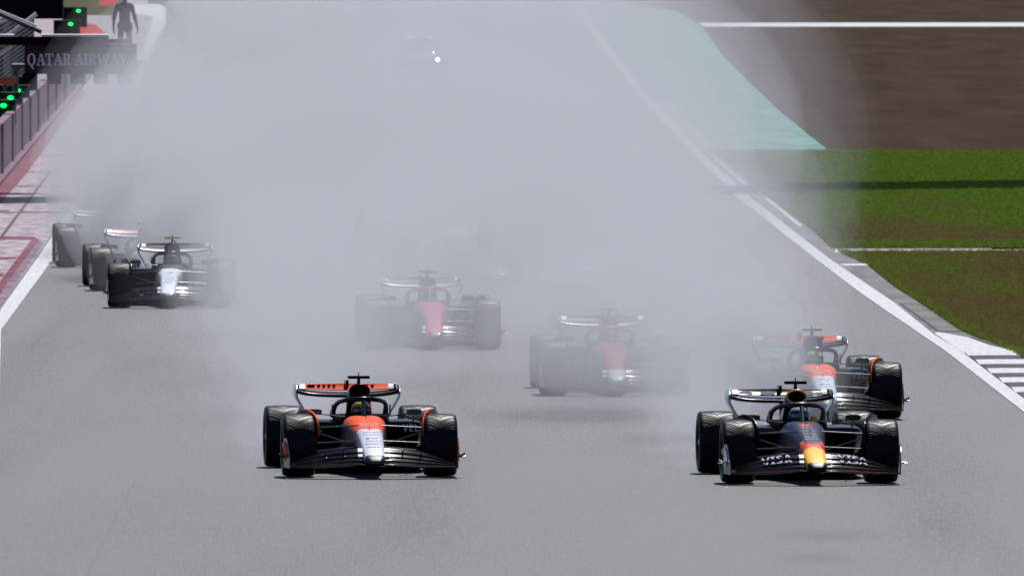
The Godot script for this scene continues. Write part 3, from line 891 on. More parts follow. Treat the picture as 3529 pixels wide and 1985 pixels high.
func make_car_shapes() -> void:
	# tyres: sidewall, round shoulders, slightly crowned tread
	for q in [["tyre_front", 0.188], ["tyre_rear", 0.215]]:
		var h: float = q[1]
		var prof := []
		for p in [[-0.82, 0.232], [-0.93, 0.245], [-1.0, 0.285], [-1.0, 0.315]]: prof.push_back([p[0] * h, p[1]])
		for i in 7:
			var a := PI / 2 * i / 6.0
			prof.push_back([-h + 0.055 - 0.055 * cos(a), 0.318 + 0.036 * sin(a)])
		for i in range(1, 10):
			var t := -1.0 + 2.0 * i / 10.0
			prof.push_back([(h - 0.055) * t, 0.354 + 0.006 * (1.0 - t * t)])
		for i in 7:
			var a := PI / 2 * (1.0 - i / 6.0)
			prof.push_back([h - 0.055 + 0.055 * cos(a), 0.318 + 0.036 * sin(a)])
		for p in [[1.0, 0.315], [1.0, 0.285], [0.93, 0.245], [0.82, 0.232]]: prof.push_back([p[0] * h, p[1]])
		# u must run evenly across the section
		G[q[0]] = lathe_x(prof, 96).mesh()
		var other := prof.map(func(p): return [-p[0], p[1]])
		other.reverse()
		G[q[0] + "_left"] = lathe_x(other, 96).mesh()
		G[q[0] + "_ring"] = lathe_x([[h * 1.004, 0.288], [h * 1.012, 0.291], [h * 1.012, 0.303], [h * 1.004, 0.306]], 64).mesh()
		var rim := [[h * 0.8, 0.236], [h * 0.86, 0.232], [h * 0.8, 0.222], [h * 0.66, 0.20], [h * 0.72, 0.12], [h * 0.74, 0.07], [h * 0.86, 0.05], [h * 0.86, 0.0]]
		G[q[0] + "_rim"] = lathe_x(rim, 48).mesh()
		G[q[0] + "_drum"] = lathe_x([[-h * 0.82, 0.236], [-h * 0.86, 0.21], [-h * 1.1, 0.2], [-h * 1.1, 0.0]], 48).mesh()
		var nut := Geo.new()
		nut.moved(Transform3D.IDENTITY)
		G[q[0] + "_nut"] = lathe_x([[h * 0.86, 0.038], [h * 0.96, 0.03], [h * 0.96, 0.0]], 12).mesh()
	# front wing
	var g := Geo.new()
	var rows := []
	for i in 41:
		var x := -0.955 + 1.91 * i / 40.0
		var q := wing_at(0, absf(x))
		rows.push_back(wing_section(x, q[0], q[1], 0.016, 0.008))
	g.grid(rows)
	G.main_plane = g.mesh()
	for k in [1, 2, 3]:
		for s in [-1, 1]:
			g = Geo.new()
			rows = []
			for i in 25:
				var t := 0.10 + 0.85 * i / 24.0
				var q := wing_at(k, t)
				rows.push_back(wing_section(s * t, q[0], q[1], 0.012, 0.006))
			g.grid(rows)
			G["flap%d%d" % [k, s]] = g.mesh()
			g = Geo.new()
			rows = []
			for i in 5:
				var t := 0.125 + 0.055 * i / 4.0
				var q := wing_at(k, t)
				rows.push_back(wing_section(s * t, q[0] + Vector2(0.005, -0.003), q[1] + Vector2(-0.003, 0.003), 0.017, 0.006))
			g.grid(rows)
			G["fitting%d%d" % [k, s]] = g.mesh()
	for s in [-1, 1]:
		g = Geo.new()
		var outline := [Vector2(-0.95, 0.12), Vector2(-0.93, 0.20), Vector2(-0.80, 0.31), Vector2(-0.68, 0.41), Vector2(-0.56, 0.455), Vector2(-0.46, 0.45), Vector2(-0.42, 0.38), Vector2(-0.42, 0.12)]
		g.prism(outline, -0.006, 0.006)
		g.moved(Transform3D(Basis(Vector3.UP, PI / 2 - s * 0.075), Vector3(s * 1.03, 0, 0)))
		# pushed out so that its rear end is the car's widest
		G["endplate%d" % s] = g.mesh()
		g = Geo.new()
		g.prism([Vector2(-0.74, 0.30), Vector2(-0.68, 0.37), Vector2(-0.56, 0.42), Vector2(-0.48, 0.415), Vector2(-0.46, 0.34), Vector2(-0.50, 0.22), Vector2(-0.62, 0.20)], -0.004, 0.004)
		g.moved(Transform3D(Basis(Vector3.UP, PI / 2 - s * 0.075), Vector3(s * 1.04, 0, 0)))
		G["endplate_badge%d" % s] = g.mesh()
		g = Geo.new()
		rows = []
		for q in [[0.0, 0.24, 0.10, 0.015], [0.04, 0.25, 0.12, 0.012], [0.075, 0.27, 0.10, 0.01]]:
			rows.push_back(wing_section(s * (0.99 + q[0]), Vector2(0.62, q[1]), Vector2(0.62 - q[2], q[1] + 0.02), q[3], 0.0))
		g.grid(rows)
		g.tube([Vector3(s * 1.0, 0.235, 0.5), Vector3(s * 1.075, 0.24, 0.48)], 0.008, 6)
		G["dive_plane%d" % s] = g.mesh()
		for k in 3:
			var t: float = [0.55, 0.84, 0.34][k]
			g = Geo.new()
			g.box(Vector3(s * t, wing_top(t) - 0.02, wing_lead(t) - 0.36), Vector3(0.012, 0.045, 0.12))
			G["wing_bracket%d%d" % [k, s]] = g.mesh()
		# suspension: upper and lower wishbones, steering rod, pull rod
		for q in [["arm0", Vector3(0.13, 0.585, 0.12), Vector3(0.70, 0.555, 0.0), 0.02], ["arm1", Vector3(0.17, 0.57, -0.45), Vector3(0.70, 0.55, -0.02), 0.018], ["arm2", Vector3(0.12, 0.345, 0.18), Vector3(0.70, 0.285, 0.03), 0.02], ["arm3", Vector3(0.15, 0.33, -0.42), Vector3(0.70, 0.27, -0.04), 0.018], ["arm4", Vector3(0.12, 0.415, 0.24), Vector3(0.70, 0.385, 0.12), 0.016], ["arm5", Vector3(0.16, 0.36, -0.1), Vector3(0.69, 0.535, -0.02), 0.014]]:
			g = Geo.new()
			var p0: Vector3 = q[1]; var p1: Vector3 = q[2]
			p0.x *= s; p1.x *= s
			g.tube([p0, p0.lerp(p1, 0.5), p1], [q[3], q[3] * 1.05, q[3] * 0.9], 10, 0.42)
			G["%s%d" % [q[0], s]] = g.mesh()
		g = Geo.new()
		g.box(Vector3(s * 0.665, 0.36, 0.02), Vector3(0.03, 0.42, 0.24))
		g.box(Vector3(s * 0.648, 0.44, 0.15), Vector3(0.04, 0.1, 0.12), Basis(Vector3.UP, 0.3 * s))
		G["brake_duct%d" % s] = g.mesh()
		# winglet that follows the inside of the front tyre
		g = Geo.new()
		var path := [Vector3(0.76, 0.765, -0.26), Vector3(0.735, 0.775, -0.16), Vector3(0.69, 0.765, -0.04), Vector3(0.645, 0.735, 0.08), Vector3(0.612, 0.68, 0.19), Vector3(0.598, 0.61, 0.28), Vector3(0.592, 0.54, 0.33), Vector3(0.592, 0.48, 0.35)]
		rows = []
		for i in path.size():
			var p: Vector3 = path[i]
			var ring := PackedVector3Array()
			for e in [[0.0, 0.006], [0.022, 0.004], [0.034, -0.006], [0.012, -0.006]]:
				var inward := Vector3(0.4, -0.55, -0.7).normalized() if i > 3 else Vector3(0.2, -0.9, -0.2).normalized()
				var q: Vector3 = p + inward * e[0] + Vector3(-e[1], e[1] * 0.4, 0)
				ring.push_back(Vector3(q.x * s, q.y, q.z))
			rows.push_back(ring)
		g.grid(rows)
		G["deflector%d" % s] = g.mesh()
		g = Geo.new()
		rows = []
		for i in path.size():
			var p: Vector3 = path[i] + Vector3(0.012, -0.01, -0.01)
			var ring := PackedVector3Array()
			for e in [Vector3(0, 0, 0), Vector3(0.012, 0.004, 0), Vector3(0.05, -0.05, -0.14), Vector3(0.038, -0.054, -0.14)]: ring.push_back(Vector3((p.x + e.x) * s, p.y + e.y, p.z + e.z))
			rows.push_back(ring)
		g.grid(rows)
		G["deflector_vane%d" % s] = g.mesh()
		# mirrors
		g = Geo.new()
		rows = []
		for q in [[-0.88, 0.06, 0.02], [-0.86, 0.085, 0.031], [-0.92, 0.088, 0.033], [-0.97, 0.082, 0.03], [-0.975, 0.07, 0.022]]:
			rows.push_back(oval(s * 0.575, 0.715, q[0], q[1], q[2], 20, 4.0))
		g.grid(rows)
		G["mirror%d" % s] = g.mesh()
		g = Geo.new()
		g.tube([Vector3(s * 0.22, 0.655, -0.97), Vector3(s * 0.42, 0.68, -0.95), Vector3(s * 0.53, 0.69, -0.93)], 0.014, 8, 0.45)
		g.tube([Vector3(s * 0.58, 0.69, -0.95), Vector3(s * 0.585, 0.58, -1.2)], 0.009, 6)
		G["mirror_stalk%d" % s] = g.mesh()
		# sidepod with its inlet
		g = Geo.new()
		rows = []
		for q in [[-1.26, 0.44, 0.56, 0.22, 0.03], [-1.32, 0.45, 0.55, 0.26, 0.05], [-1.5, 0.46, 0.50, 0.27, 0.11], [-1.8, 0.45, 0.43, 0.28, 0.18], [-2.3, 0.40, 0.38, 0.29, 0.21], [-2.9, 0.27, 0.30, 0.24, 0.18], [-3.4, 0.16, 0.24, 0.14, 0.12]]:
			rows.push_back(oval(s * q[1], q[2], q[0], q[3], q[4], 24, 3.4))
		g.grid(rows)
		G["sidepod%d" % s] = g.mesh()
		g = Geo.new()
		g.grid([oval(s * 0.44, 0.50, -1.25, 0.17, 0.03, 20, 3.0), oval(s * 0.44, 0.49, -1.42, 0.16, 0.02, 20, 3.0)])
		G["inlet%d" % s] = g.mesh()
		# rear wing end: curls over the tip, then leans in and down to the beam
		g = Geo.new()
		rows = []
		for q in [[0.565, 0.955, -4.02, 0.50, 0.012], [0.598, 0.94, -4.0, 0.52, 0.012], [0.605, 0.90, -3.96, 0.54, 0.012], [0.608, 0.855, -3.95, 0.50, 0.014], [0.60, 0.80, -3.98, 0.40, 0.014], [0.565, 0.735, -4.0, 0.34, 0.014], [0.52, 0.66, -4.0, 0.34, 0.014], [0.475, 0.585, -4.0, 0.36, 0.014], [0.44, 0.48, -4.0, 0.36, 0.014], [0.42, 0.30, -3.95, 0.36, 0.014]]:
			var ring := PackedVector3Array()
			for e in [[-1.0, 0.0], [-0.2, -0.12], [1.0, -1.0], [-1.0, -1.0]]:
				ring.push_back(Vector3(s * (q[0] + (q[4] if e[0] > -0.5 else -q[4])), q[1], q[2] + e[1] * q[3]))
			rows.push_back(ring)
		g.grid(rows)
		G["rear_endplate%d" % s] = g.mesh()
		# rear suspension
		g = Geo.new()
		var rear := [[Vector3(s * 0.12, 0.46, -3.3), Vector3(s * 0.66, 0.46, -3.6)], [Vector3(s * 0.12, 0.26, -3.2), Vector3(s * 0.66, 0.25, -3.6)], [Vector3(s * 0.12, 0.36, -3.75), Vector3(s * 0.66, 0.32, -3.62)]]
		for k in 3:
			g = Geo.new()
			g.tube(rear[k], 0.02, 8, 0.45)
			G["rear_arm%d%d" % [k, s]] = g.mesh()
		# upright strake next to the cockpit
		g = Geo.new()
		g.box(Vector3(s * 0.335, 0.72, -1.5), Vector3(0.012, 0.12, 0.1))
		G["strake%d" % s] = g.mesh()
	# halo hoop and its fin
	g = Geo.new()
	var hoop := []
	for q in [[0.305, 0.65, -1.92], [0.303, 0.715, -1.78], [0.293, 0.772, -1.6], [0.262, 0.814, -1.42], [0.20, 0.839, -1.26], [0.11, 0.852, -1.15], [0.0, 0.857, -1.11]]: hoop.push_back(Vector3(-q[0], q[1], q[2]))
	for i in range(5, -1, -1): hoop.push_back(Vector3(-hoop[i].x, hoop[i].y, hoop[i].z))
	g.tube(hoop, [0.035, 0.032, 0.028, 0.026, 0.026, 0.027, 0.029, 0.027, 0.026, 0.026, 0.028, 0.032, 0.035], 12)
	G.halo = g.mesh()
	g = Geo.new()
	rows = []
	for q in [[0.655, -0.86, 0.022, 0.05], [0.72, -0.93, 0.019, 0.045], [0.79, -1.02, 0.022, 0.045], [0.845, -1.09, 0.034, 0.05]]:
		var ring := PackedVector3Array()
		for j in 12: ring.push_back(Vector3(q[2] * cos(TAU * j / 12), q[0], q[1] + q[3] * sin(TAU * j / 12)))
		rows.push_back(ring)
	g.grid(rows)
	G.halo_pillar = g.mesh()
	# cockpit surround and head rest
	g = Geo.new()
	var rim := []
	for q in [[0.21, -0.98], [0.25, -1.2], [0.27, -1.5], [0.265, -1.75], [0.2, -1.86]]: rim.push_back(Vector3(-q[0], 0.622, q[1]))
	for i in range(4, -1, -1): rim.push_back(Vector3(-rim[i].x, rim[i].y, rim[i].z))
	g.tube(rim, 0.055, 10, 0.9)
	G.cockpit_pad = g.mesh()
	# tub behind the nose
	g = Geo.new()
	rows = []
	for q in [[-1.0, 0.245, 0.15, 0.655], [-1.3, 0.285, 0.12, 0.61], [-1.7, 0.31, 0.1, 0.60], [-2.2, 0.30, 0.1, 0.62], [-3.0, 0.2, 0.1, 0.5], [-3.6, 0.14, 0.12, 0.42], [-4.1, 0.1, 0.18, 0.36]]:
		rows.push_back(oval(0, (q[2] + q[3]) / 2, q[0], q[1], (q[3] - q[2]) / 2, 24, 3.0))
	g.grid(rows)
	G.tub = g.mesh()
	# engine cover with the airbox opening
	g = Geo.new()
	rows = []
	for q in [[-1.80, 0.118, 0.925, 0.07], [-1.84, 0.128, 0.91, 0.092], [-1.95, 0.128, 0.85, 0.152], [-2.2, 0.122, 0.79, 0.20], [-2.7, 0.085, 0.68, 0.22], [-3.3, 0.05, 0.60, 0.2], [-3.9, 0.02, 0.56, 0.16]]:
		rows.push_back(oval(0, q[2], q[0], q[1], q[3], 24, 2.4))
	g.grid(rows)
	G.engine_cover = g.mesh()
	g = Geo.new()
	var ring_path := []
	for j in 25:
		var a := TAU * j / 24.0
		ring_path.push_back(Vector3(0.113 * cos(a), 0.928 + 0.074 * sin(a), -1.79))
	g.tube(ring_path, 0.013, 8, 1.0, Vector3(0, 0, 1))
	G.airbox_ring = g.mesh()
	g = Geo.new()
	g.grid([oval(0, 0.928, -1.785, 0.105, 0.066, 24, 2.3), oval(0, 0.928, -1.80, 0.10, 0.064, 24, 2.3)])
	G.airbox_mouth = g.mesh()
	for s in [-1, 1]:
		g = Geo.new()
		g.tube([Vector3(s * 0.13, 0.63, -1.95), Vector3(s * 0.1, 0.85, -1.88)], 0.03, 8)
		G["hoop_leg%d" % s] = g.mesh()
		g = Geo.new()
		g.tube([Vector3(s * 0.06, 0.30, 0.6), Vector3(s * 0.065, wing_low(0.06) + 0.05, 0.95)], 0.02, 8)
		G["wing_pylon%d" % s] = g.mesh()
	# camera pod
	g = Geo.new()
	g.box(Vector3(0, 1.085, -1.95), Vector3(0.25, 0.032, 0.11))
	G.camera_bar = g.mesh()
	g = Geo.new()
	g.tube([Vector3(0, 0.97, -1.97), Vector3(0, 1.03, -1.96), Vector3(0, 1.075, -1.95)], [0.032, 0.019, 0.018], 8)
	G.camera_stalk = g.mesh()
	g = Geo.new()
	g.tube([Vector3(0, 1.1, -1.96), Vector3(0, 1.138, -1.96)], 0.007, 6)
	G.camera_aerial = g.mesh()
	g = Geo.new()
	g.tube([Vector3(0, 0.645, -0.55), Vector3(0.004, 0.77, -0.57)], 0.004, 5)
	G.nose_aerial = g.mesh()
	g = Geo.new()
	g.tube([Vector3(-0.012, nose_top(0.2) + 0.002, 0.2), Vector3(0, nose_top(0.1) + 0.02, 0.08)], 0.004, 5)
	G.nose_probe = g.mesh()
	# floor with fences
	g = Geo.new()
	var fl := [[-0.25, -0.95], [-0.55, -1.15], [-0.78, -1.5], [-0.78, -3.2], [-0.5, -3.45], [-0.5, -4.1], [0.5, -4.1], [0.5, -3.45], [0.78, -3.2], [0.78, -1.5], [0.55, -1.15], [0.25, -0.95]]
	var out2 := []
	for p in fl: out2.push_back(Vector2(p[0], p[1]))
	g.prism(out2, 0.055, 0.10)
	g.moved(Transform3D(Basis(Vector3(1, 0, 0), Vector3(0, 0, 1), Vector3(0, 1, 0)), Vector3.ZERO))
	G.floor = g.mesh()
	for s in [-1, 1]:
		for k in 4:
			g = Geo.new()
			var q: Array = [[0.3, 0.14], [0.42, 0.17], [0.55, 0.19], [0.68, 0.20]][k]
			g.box(Vector3(s * q[0], 0.095 + q[1] / 2, -1.35), Vector3(0.012, q[1], 0.3), Basis(Vector3.UP, s * 0.2))
			G["floor_fence%d%d" % [k, s]] = g.mesh()
	g = Geo.new()
	g.box(Vector3(0, 0.045, -2.1), Vector3(0.3, 0.03, 2.6))
	g.grid([oval(0, 0.10, -0.75, 0.11, 0.035, 16, 3.0), oval(0, 0.11, -1.0, 0.16, 0.06, 16, 3.0)])
	G.plank = g.mesh()
	# rear wing: spoon shaped main plane and flap
	g = Geo.new()
	rows = []
	for i in 25:
		var x := -0.59 + 1.18 * i / 24.0
		var t := absf(x) / 0.59
		var drop := 0.85 - 0.028 * (1.0 - t * t) + 0.02 * pow(t, 6.0)
		rows.push_back(wing_section(x, Vector2(-3.93 - 0.03 * t, drop), Vector2(-4.2, drop + 0.035), 0.034, 0.02))
	g.grid(rows)
	G.rear_main_plane = g.mesh()
	g = Geo.new()
	rows = []
	for i in 25:
		var x := -0.485 + 0.97 * i / 24.0
		var t := absf(x) / 0.57
		var drop := 0.875 + 0.02 * t * t
		rows.push_back(wing_section(x, Vector2(-4.19, drop), Vector2(-4.30, lerpf(0.957, 0.947, t)), 0.012, 0.012))
	g.grid(rows)
	G.rear_flap = g.mesh()
	for s in [-1, 1]:
		g = Geo.new()
		rows = []
		for i in 6:
			var x := 0.488 + 0.085 * i / 5.0
			var t := x / 0.57
			rows.push_back(wing_section(s * x, Vector2(-4.17 + 0.1 * (t - 0.85), 0.875 + 0.02 * t * t), Vector2(-4.30, lerpf(0.957, 0.947, t)), 0.016, 0.012))
		g.grid(rows)
		G["rear_tip%d" % s] = g.mesh()
	g = Geo.new()
	g.box(Vector3(-0.005, 0.95, -4.22), Vector3(0.035, 0.09, 0.3))
	g.tube([Vector3(0, 0.4, -4.0), Vector3(0, 0.84, -4.05)], 0.02, 8)
	G.flap_actuator = g.mesh()
	g = Geo.new()
	rows = []
	for i in 9:
		var x := -0.46 + 0.92 * i / 8.0
		rows.push_back(wing_section(x, Vector2(-4.0, 0.42), Vector2(-4.2, 0.47), 0.014, 0.0))
	g.grid(rows)
	G.beam_wing = g.mesh()
	# driver: chest, arms and gloved hands on the wheel
	g = Geo.new()
	var bones := [[Vector3(0, 0.25, -1.62), Vector3(0, 0.46, -1.56), 0.15, 0.16], [Vector3(-0.12, 0.50, -1.54), Vector3(0.12, 0.50, -1.54), 0.09, 0.09], [Vector3(0, 0.52, -1.52), Vector3(0, 0.66, -1.47), 0.065, 0.06], [Vector3(0, 0.74, -1.46), Vector3(0, 0.72, -1.44), 0.09, 0.08]]
	for s in [-1, 1]:
		bones += [[Vector3(s * 0.18, 0.50, -1.53), Vector3(s * 0.21, 0.38, -1.32), 0.06, 0.045], [Vector3(s * 0.21, 0.38, -1.32), Vector3(s * 0.12, 0.50, -1.14), 0.045, 0.032]]
	g.body(bones, 0.018, 0.03)
	for s in [-1, 1]: g.body(hand_bones(Vector3(s * 0.12, 0.505, -1.13), Vector3(-s * 0.2, 0.75, 0.6).normalized(), Vector3(-s * 0.7, -0.2, 0.6).normalized(), Vector3(-s * 0.3, 0.3, -0.8).normalized()), 0.007, 0.006)
	G.driver_body = g.mesh()
	g = Geo.new()
	rows = []
	for i in 13:
		var a := -PI / 2 + PI * i / 12.0
		var y := sin(a)
		var ring := PackedVector3Array()
		for j in 28:
			var b := TAU * j / 28.0
			var r := cos(a) * (1.0 - 0.12 * maxf(0.0, -y))
			ring.push_back(Vector3(0.118 * r * sin(b), 0.765 + 0.118 * y, -1.45 + 0.14 * r * cos(b) + (0.02 if y < -0.2 and cos(b) > 0.3 else 0.0)))
		rows.push_back(ring)
	G.helmet_rows = rows
	g = Geo.new()
	rows = []
	for i in 5:
		var y := -0.10 + 0.42 * i / 4.0
		var ring := PackedVector3Array()
		for j in 15:
			var b := -1.15 + 2.3 * j / 14.0
			var r := sqrt(1.0 - y * y) * 1.035
			ring.push_back(Vector3(0.118 * r * sin(b), 0.765 + 0.118 * y, -1.45 + 0.14 * r * cos(b)))
		rows.push_back(ring)
	g.grid(rows, false)
	G.visor = g.mesh()
	g = Geo.new()
	g.tube([Vector3(-0.13, 0.53, -1.08), Vector3(-0.12, 0.61, -1.07), Vector3(0.12, 0.61, -1.07), Vector3(0.13, 0.53, -1.08), Vector3(0.06, 0.50, -1.09), Vector3(-0.06, 0.50, -1.09), Vector3(-0.13, 0.53, -1.08)], 0.016, 8)
	g.box(Vector3(0, 0.555, -1.085), Vector3(0.2, 0.09, 0.02))
	G.steering_wheel = g.mesh()

func nose_mesh(paint: Callable) -> ArrayMesh:
	var g := Geo.new()
	var rows := []
	var z := -1.0
	while z < 1.245:
		var hi := nose_top(z); var lo := nose_low(z)
		rows.push_back(oval(0, (hi + lo) / 2, z, nose_half(z), (hi - lo) / 2, 32, 3.6))
		z += 0.028
	g.grid(rows, true, paint)
	return g.mesh()

# a sheet of lettering bent onto the top flaps of the front wing
func wing_text(car: Node3D, words: String, s: int, t0: float, t1: float) -> void:
	var tm := TextMesh.new()
	var f := SystemFont.new()
	f.font_names = PackedStringArray(["Droid Sans"]); f.font_weight = 700; f.font_italic = true
	tm.font = f; tm.text = words; tm.font_size = 48; tm.pixel_size = 0.01; tm.depth = 0.0; tm.curve_step = 3.0
	var arr := tm.get_mesh_arrays()
	var box := tm.get_aabb()
	var vs: PackedVector3Array = arr[Mesh.ARRAY_VERTEX]
	var ixs: PackedInt32Array = arr[Mesh.ARRAY_INDEX] if arr[Mesh.ARRAY_INDEX] != null else PackedInt32Array(range(vs.size()))
	var g := Geo.new()
	# cut each letter triangle finely enough along its height, then lay it on flap 2 or 3
	var lay := func(p: Vector3, k: int) -> Vector3:
		var fx := (p.x - box.position.x) / box.size.x
		var fy := (p.y - box.position.y) / box.size.y
		var t := lerpf(t0, t1, fx if s > 0 else 1.0 - fx)
		var q := wing_at(k, t)
		var e := (fy * 2.0 - (1.0 if k == 3 else 0.0))
		var a: Vector2 = q[0]; var b: Vector2 = q[1]
		var m := a.lerp(b, clampf(0.18 + 0.72 * e, 0.12, 0.95))
		return Vector3(s * t, m.y + 0.012, m.x + 0.006)
	for i in range(0, ixs.size(), 3):
		for k in [2, 3]:
			var mid := box.position.y + box.size.y * 0.5
			var poly := PackedVector2Array([Vector2(vs[ixs[i]].x, vs[ixs[i]].y), Vector2(vs[ixs[i + 1]].x, vs[ixs[i + 1]].y), Vector2(vs[ixs[i + 2]].x, vs[ixs[i + 2]].y)])
			var lo := box.position.y - 1.0 if k == 2 else mid + box.size.y * 0.04
			var hi := mid - box.size.y * 0.04 if k == 2 else box.end.y + 1.0
			var half := PackedVector2Array([Vector2(-99, lo), Vector2(99, lo), Vector2(99, hi), Vector2(-99, hi)])
			for cut in Geometry2D.intersect_polygons(poly, half):
				var tri := Geometry2D.triangulate_polygon(cut)
				for j in range(0, tri.size(), 3):
					var a := g.vert(lay.call(Vector3(cut[tri[j]].x, cut[tri[j]].y, 0), k)); var b := g.vert(lay.call(Vector3(cut[tri[j + 1]].x, cut[tri[j + 1]].y, 0), k)); var c := g.vert(lay.call(Vector3(cut[tri[j + 2]].x, cut[tri[j + 2]].y, 0), k))
					g.tri(a, b, c)
	if g.v.size(): part(car, "wing_lettering", g.mesh(), M.letter_white)

func on_nose(z: float, x := 0.0) -> Transform3D:
	var slope := (nose_top(z + 0.03) - nose_top(z - 0.03)) / 0.06
	return Transform3D(Basis(Vector3.RIGHT, -PI / 2 - atan(slope)), Vector3(x, nose_top(z) + 0.004, z))

# a line of print too small to read in the picture: letter-sized marks
func print_line(car: Node3D, z: float, tall: float, width: float, material: Material, x := 0.0) -> void:
	var g := Geo.new()
	var at := -width / 2
	while at < width / 2:
		var w := tall * rng.randf_range(0.35, 0.7)
		if rng.randf() < 0.85: g.box(Vector3(at + w / 2, rng.randf_range(-0.1, 0.1) * tall, 0.0), Vector3(w, tall * rng.randf_range(0.6, 1.0) * 1.5, 0.003))
		at += w + tall * 0.22
	var o := part(car, "print", g.mesh(), material)
	o.transform = on_nose(z, x)

func make_car(L: Dictionary) -> Node3D:
	var car := thing("racing_car", Vector3(L.x, 0, -L.z), deg_to_rad(L.turn))
	tag(car, L.label, "racing car", "racing cars on the wet track")
	var dark: Material = M[L.get("dark", "carbon")]
	part(car, "front_wing", G.main_plane, dark)
	for k in [1, 2, 3]:
		for s in [-1, 1]: part(car, "wing_flap", G["flap%d%d" % [k, s]], M[L.get("flap", L.get("dark", "carbon"))] if k == 3 else dark)
	for s in [-1, 1]:
		var ep := part(car, "endplate", G["endplate%d" % s], dark)
		part(ep, "badge", G["endplate_badge%d" % s], M[L.badge])
		for k in [2, 3]: part(car, "wing_fitting", G["fitting%d%d" % [k, s]], M.fitting)
		part(car, "dive_plane", G["dive_plane%d" % s], M[L.get("dive", "carbon")])
		for k in 3: part(car, "wing_bracket", G["wing_bracket%d%d" % [k, s]], M.carbon)
		for k in 6: part(car, "suspension_arm", G["arm%d%d" % [k, s]], M.gloss_black)
		part(car, "brake_duct", G["brake_duct%d" % s], M.matt_black)
		part(car, "wheel_deflector", G["deflector%d" % s], M[L.deflector])
		part(car, "deflector_vane", G["deflector_vane%d" % s], M.carbon)
		var mi := part(car, "mirror", G["mirror%d" % s], M[L.mirror])
		part(mi, "stalk", G["mirror_stalk%d" % s], M.carbon)
		if L.has("mirror_mark"):
			var g := Geo.new()
			g.box(Vector3(s * 0.575, 0.744, -0.9), Vector3(0.09, 0.012, 0.06))
			part(mi, "mark", g.mesh(), M[L.mirror_mark])
		var sp := part(car, "sidepod", G["sidepod%d" % s], M[L.get("pod", "carbon")])
		part(sp, "inlet", G["inlet%d" % s], M["void"])
		part(car, "rear_endplate", G["rear_endplate%d" % s], M[L.rear_end])
		for k in 3: part(car, "suspension_arm", G["rear_arm%d%d" % [k, s]], M.carbon)
		part(car, "strake", G["strake%d" % s], M.carbon)
		part(car, "rear_wing_tip", G["rear_tip%d" % s], M.tip_grey if L.rear_end == "silver" else M[L.rear_end])
		for ax in 2:
			var kind: String = ["tyre_front", "tyre_rear"][ax]
			var wh := Node3D.new()
			wh.name = ["front_wheel", "rear_wheel"][ax] + ("" if s < 0 else "_001")
			car.add_child(wh)
			wh.position = Vector3(s * [0.812, 0.785][ax], 0.36, [0.0, -3.6][ax])
			if s < 0: wh.rotation.y = PI
			
			var ty := part(wh, "tyre", G[kind if s > 0 else kind + "_left"], M.tyre)
			if s < 0: ty.rotation.y = PI
			part(wh, "rim", G[kind + "_rim"], M.rim)
			part(wh, "wheel_nut", G[kind + "_nut"], M.steel)
			part(wh, "brake_drum", G[kind + "_drum"], M.matt_black)
			part(wh, "side_ring", G[kind + "_ring"], M.green_ring)
	part(car, "nose", nose_mesh(L.paint), M.livery)
	part(car, "tub", G.tub, M[L.get("pod", "carbon")])
	part(car, "cockpit_pad", G.cockpit_pad, M[L.get("pad", "matt_black")])
	part(car, "halo", G.halo, M[L.get("halo", "carbon")])
	part(car, "halo_pillar", G.halo_pillar, M[L.get("halo", "carbon")])
	var ec := part(car, "engine_cover", G.engine_cover, M[L.get("cover", "carbon")])
	part(ec, "airbox_ring", G.airbox_ring, M[L.get("airbox", "carbon")])
	part(ec, "airbox_mouth", G.airbox_mouth, M["void"])
	for s in [-1, 1]:
		part(car, "roll_hoop_leg", G["hoop_leg%d" % s], M[L.get("cover", "carbon")])
		part(car, "wing_pylon", G["wing_pylon%d" % s], M.carbon)
	var cb := part(car, "camera_pod", G.camera_bar, M[L.get("camera", "matt_black")])
	part(cb, "stalk", G.camera_stalk, M.matt_black)
	part(cb, "aerial", G.camera_aerial, M.matt_black)
	part(car, "nose_aerial", G.nose_aerial, M.matt_black)
	part(car, "nose_probe", G.nose_probe, M.matt_black)
	var fl := part(car, "floor", G.floor, M.matt_black)
	for s in [-1, 1]:
		for k in 4: part(fl, "fence", G["floor_fence%d%d" % [k, s]], M.matt_black)
	part(car, "plank", G.plank, M.matt_black)
	part(car, "rear_wing", G.rear_main_plane, M[L.get("rear_main", "carbon")])
	part(car, "rear_flap", G.rear_flap, M[L.rear_flap])
	part(car, "flap_actuator", G.flap_actuator, M.carbon)
	part(car, "beam_wing", G.beam_wing, M.carbon)
	part(car, "steering_wheel", G.steering_wheel, M.matt_black).position.y = -0.048
	if L.has("helmet"):
		var d := thing("person", Vector3(L.x, -0.048, -L.z), deg_to_rad(L.turn))
		tag(d, L.driver, "person", "drivers seated in the racing cars")
		part(d, "body", G.driver_body, M.suit)
		var g := Geo.new()
		g.grid(G.helmet_rows, true, L.helmet, false)
		part(d, "helmet", g.mesh(), M.livery)
		part(d, "visor", G.visor, M[L.get("visor", "dark_visor")])
		L.driver_node = d
	return car

